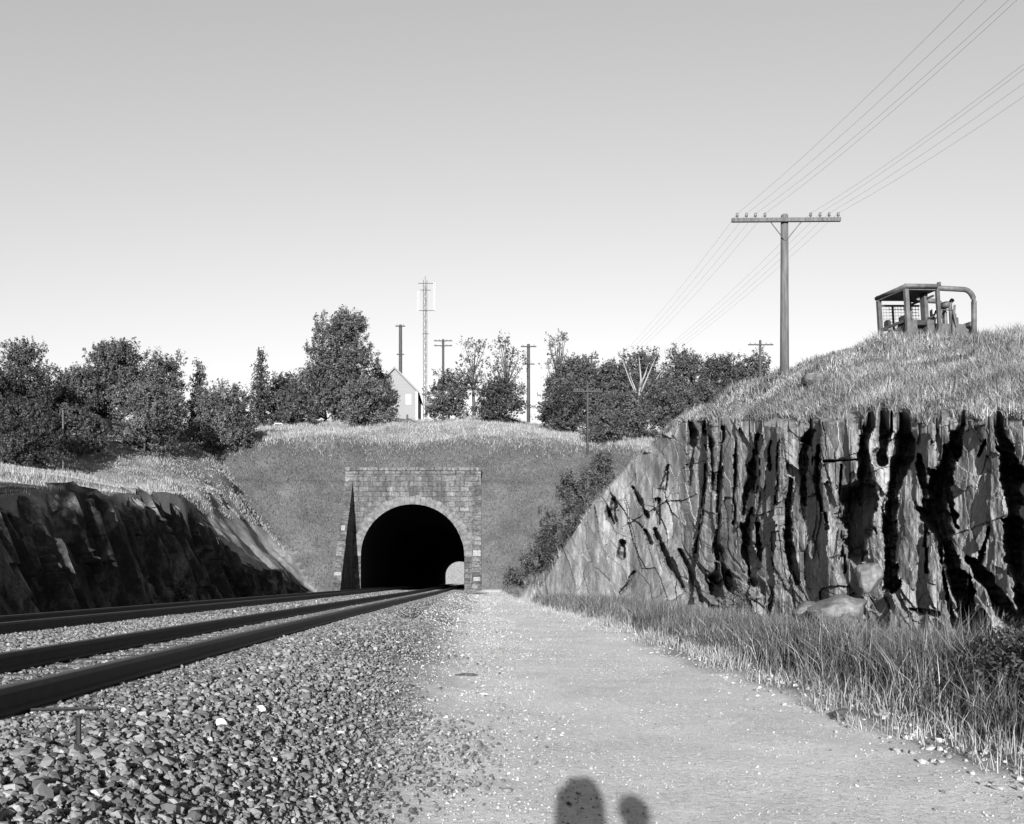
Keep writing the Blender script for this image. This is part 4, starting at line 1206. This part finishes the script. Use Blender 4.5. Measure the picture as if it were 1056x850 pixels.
boulder('flat light boulder below the widest black joint', 866, 628, 17.6, 1.1, .6, seed=1)
boulder('rounded boulder left of the flat light one', 832, 632, 18.8, .7, .5, seed=2)
boulder('jagged boulder wedged in the foot of the widest black joint', 896, 596, 17.6, .5, .75, seed=3)
boulder('big rounded boulder at the right border above the weeds', 1048, 702, 11.8, .9, .7, seed=4)
boulder('squat boulder under the second slab from the right', 948, 668, 14.6, .85, .5, seed=6)
boulder('low boulder in the weeds by the right border boulder', 1003, 690, 13.2, .5, .4, seed=8)
boulder('small pale rock poking from the verge grass beside the path', 880, 744, 10.1, .5, .3, 'verge_rock', 'boulder', 'rock', None, 9)
GW = 'pale stones on the ballast'
for (lab, px, py, w, hgt, sd) in (('bright white stone on the ballast left of the path', 229, 745, .1, .07, 11), ('bright white stone, upper right of its white neighbour on the ballast', 270, 731, .09, .06, 12)):
    q_ = (py - HY) / F_PX
    d0 = 9.0
    for _ in range(30):
        zt_ = ground_at((px - VX) / F_PX * d0, d0); d0 = .5 * d0 + .5 * (-zt_ - .04) / q_
    boulder(lab, px, py, d0, w, hgt, 'white_stone', 'whitestone', 'stone', GW, sd)
p = P(481, 698, 1.40 / .097)
o = thing('wood_scrap', 'dark splinter of wood lying on the gravel path', 'wood scrap', (p.x, p.y, ground_at(p.x, p.y) + .02), .1)
bm = B(); tube(bm, [(-.17, 0, .0), (-.05, .01, .012), (.1, -.02, .008), (.17, -.01, .0)], [.012, .02, .022, .01], 6); obj('splinter', bm, M['wood_dark'], o)
p = P(497, 716, 1.44 / .115)
boulder('pale flat stone on the path below the wood splinter', 499, 716.5, 12.3, .13, .05, 'flat_stone', 'whitestone', 'stone', None, 15)
d0 = 5.35; x0 = (81 - VX) / F_PX * d0
o = thing('iron_stake', 'short dark iron stake stuck in the ballast', 'stake', (x0, d0, ground_at(x0, d0)))
bm = B(); tube(bm, [(0, 0, -.1), (0, 0, .17), (0, 0, .18)], [.016, .016, .02], 8); obj('rod', bm, M['rail'], o)
o = thing('iron_bar', 'thin dark iron bar lying flat on the ballast above the stake', 'iron bar', Vector(((66 - VX) / F_PX * 6.5, 6.5, ground_at((66 - VX) / F_PX * 6.5, 6.5) + .05)))
bm = B(); tube(bm, [(-.22, 0, 0), (.22, .02, .01)], .012, 6); obj('bar', bm, M['rail'], o)

hx0, hd0 = (841 - VX) / F_PX * 26.5, 26.5
boulder('dark rock poking out of the grass on the right hill', 841, HY - float(right_hill(np.array([hx0]), np.array([hd0]))[0]) / hd0 * 1000 - 4, hd0, .8, .4, 'hill_rock', 'rock_dark_shade', 'rock', None, 21)
# ------------------------------------------------------------------ view camera and onlooker (behind the lens; their shadows fall on the path)
GZ = ground_at(0, -.5)
vc = thing('view_camera', 'large format view camera under a dark cloth on a wooden tripod', 'camera', (-.035, -.45, GZ))
zc0 = -GZ
bm = B(); bx(bm, -.13, .13, .05, .12, zc0 - .12, zc0 + .16, .01); obj('front_standard', bm, M['wood_dark'], vc)
bm = B(); tube(bm, [(0, .12, zc0), (0, .2, zc0), (0, .28, zc0)], [.05, .05, .04], 16); obj('lens', bm, M['black'], vc)
bm = B(); prism(bm, [(-.12, zc0 - .12), (.12, zc0 - .12), (.12, zc0 + .14), (-.12, zc0 + .14)], 'y', -.25, .05); obj('bellows', bm, M['black'], vc)
bm = B(); bmesh.ops.create_uvsphere(bm, u_segments=20, v_segments=14, radius=1, matrix=Matrix.Translation((.0, -.3, zc0 + .04)) @ Matrix.Diagonal((.145, .3, .31, 1)))
for v in bm.verts:
    u_ = (v.co - Vector((0, -.3, zc0 + .04))); k_ = 1 + .16 * (abs(u_.x) / .145) * (abs(u_.z) / .32) * 2
    v.co = Vector((0, -.3, zc0 + .03)) + Vector((u_.x * k_, u_.y, u_.z * k_ * .97))
obj('dark_cloth', bm, M['cloth'], vc, True)
for (x, y) in ((-.4, .1), (.4, .1), (0, -.75)):
    bm = B(); tube(bm, [(x * .1, -.1 + y * .1, zc0 - .13), (x * .55, -.1 + y * .5, zc0 * .5), (x, -.1 + y, 0)], [.03, .025, .015], 8); obj('leg', bm, M['wood_dark'], vc)
pz = ground_at(.35, -1.3) + .0
pe = thing('person', 'person in dark clothes standing right behind the view camera', 'person', (.27, -1.0, pz), 0); pe.scale = (1.05, 1.05, 1.04)
jo = {'pel': (0, 0, .86), 'wai': (0, .01, 1.02), 'che': (0, 0, 1.22), 'nek': (0, 0, 1.39), 'hd0': (0, .02, 1.49), 'hd1': (0, .02, 1.60)}
chain = [('pel', .13), ('wai', .12), ('che', .145), ('nek', .055), ('hd0', .075), ('hd1', .085)]
vs, es, rs = [], [], []
for nme, r in chain: vs.append(jo[nme]); rs.append(r)
es += [(i, i + 1) for i in range(5)]
for s in (-1, 1):
    b = len(vs)
    vs += [(s * .09, 0, .78), (s * .1, .02, .46), (s * .1, -.02, .09), (s * .11, .12, .04)]; rs += [.085, .058, .042, .035]
    es += [(0, b), (b, b + 1), (b + 1, b + 2), (b + 2, b + 3)]
    b = len(vs)
    vs += [(s * .17, 0, 1.31), (s * .23, -.02, 1.08), (s * .22, .08, .86), (s * .215, .11, .78)]; rs += [.055, .042, .032, .028]
    es += [(2, b), (b, b + 1), (b + 1, b + 2), (b + 2, b + 3)]
    h0 = b + 3
    for f in range(5):
        q = len(vs); fx = (f - 2) * .016
        vs += [(s * (.215 + (.02 if f == 0 else 0)), .11 + fx, .74), (s * .205, .125 + fx, .70 - .006 * (2 - abs(f - 2)))]; rs += [.010, .008]
        es += [(h0, q), (q, q + 1)]
me = bpy.data.meshes.new('body'); me.from_pydata(vs, es, []); me.update()
o = bpy.data.objects.new('body', me); COL.objects.link(o); o.parent = pe; me.materials.append(M['dark_paint'])
md = o.modifiers.new('skin', 'SKIN')
for i, r in enumerate(rs): me.skin_vertices[0].data[i].radius = (r, r)
me.skin_vertices[0].data[0].use_root = True
o.modifiers.new('sub', 'SUBSURF').levels = 1; o.modifiers['sub'].render_levels = 1
bm = B(); bmesh.ops.create_uvsphere(bm, u_segments=16, v_segments=10, radius=1, matrix=Matrix.Translation((0, 0, 1.60)) @ Matrix.Diagonal((.098, .11, .10, 1)))
for v in list(bm.verts):
    if v.co.y > .05 and v.co.z < 1.6: bm.verts.remove(v)
obj('hair', bm, M['black'], pe, True)

# ------------------------------------------------------------------ light, sky, camera
EL, AZ = math.radians(12.6), math.radians(5.8)
ld = Vector((math.sin(AZ) * math.cos(EL), math.cos(AZ) * math.cos(EL), -math.sin(EL)))
sun = bpy.data.lights.new('sun', 'SUN'); sun.energy = 5.0; sun.angle = math.radians(.5); sun.color = (1, 1, 1)
so = bpy.data.objects.new('sun', sun); COL.objects.link(so); so.rotation_euler = ld.to_track_quat('-Z', 'Y').to_euler(); so.location = (-5, -60, 30)
w = bpy.data.worlds.new('World'); sc.world = w; w.use_nodes = True
nt = w.node_tree; bg = nt.nodes['Background']
sky = nt.nodes.new('ShaderNodeTexSky'); sky.sky_type = 'NISHITA'; sky.sun_disc = False
sky.sun_elevation = EL; sky.sun_rotation = math.pi + AZ; sky.air_density = 1.0; sky.dust_density = .3; sky.ozone_density = 1.0
dt_ = nt.nodes.new('ShaderNodeVectorMath'); dt_.operation = 'DOT_PRODUCT'; dt_.inputs[1].default_value = (.0, .15, .75)   # blue-sensitive black-and-white film
nt.links.new(sky.outputs[0], dt_.inputs[0]); nt.links.new(dt_.outputs['Value'], bg.inputs['Color'])
bg.inputs['Strength'].default_value = .064
cam = bpy.data.cameras.new('camera'); cam.sensor_width = 36; cam.lens = 36 * F_PX / 1056
cam.shift_x = (528 - VX) / 1056; cam.shift_y = (HY - 425) / 1056; cam.clip_start = .02; cam.clip_end = 9000
co = bpy.data.objects.new('camera', cam); COL.objects.link(co); co.location = (0, 0, 0); co.rotation_euler = (math.pi / 2, 0, 0)
sc.camera = co
sc.view_settings.view_transform = 'Standard'; sc.view_settings.look = 'None'; sc.view_settings.exposure = 1.6; sc.view_settings.gamma = 1
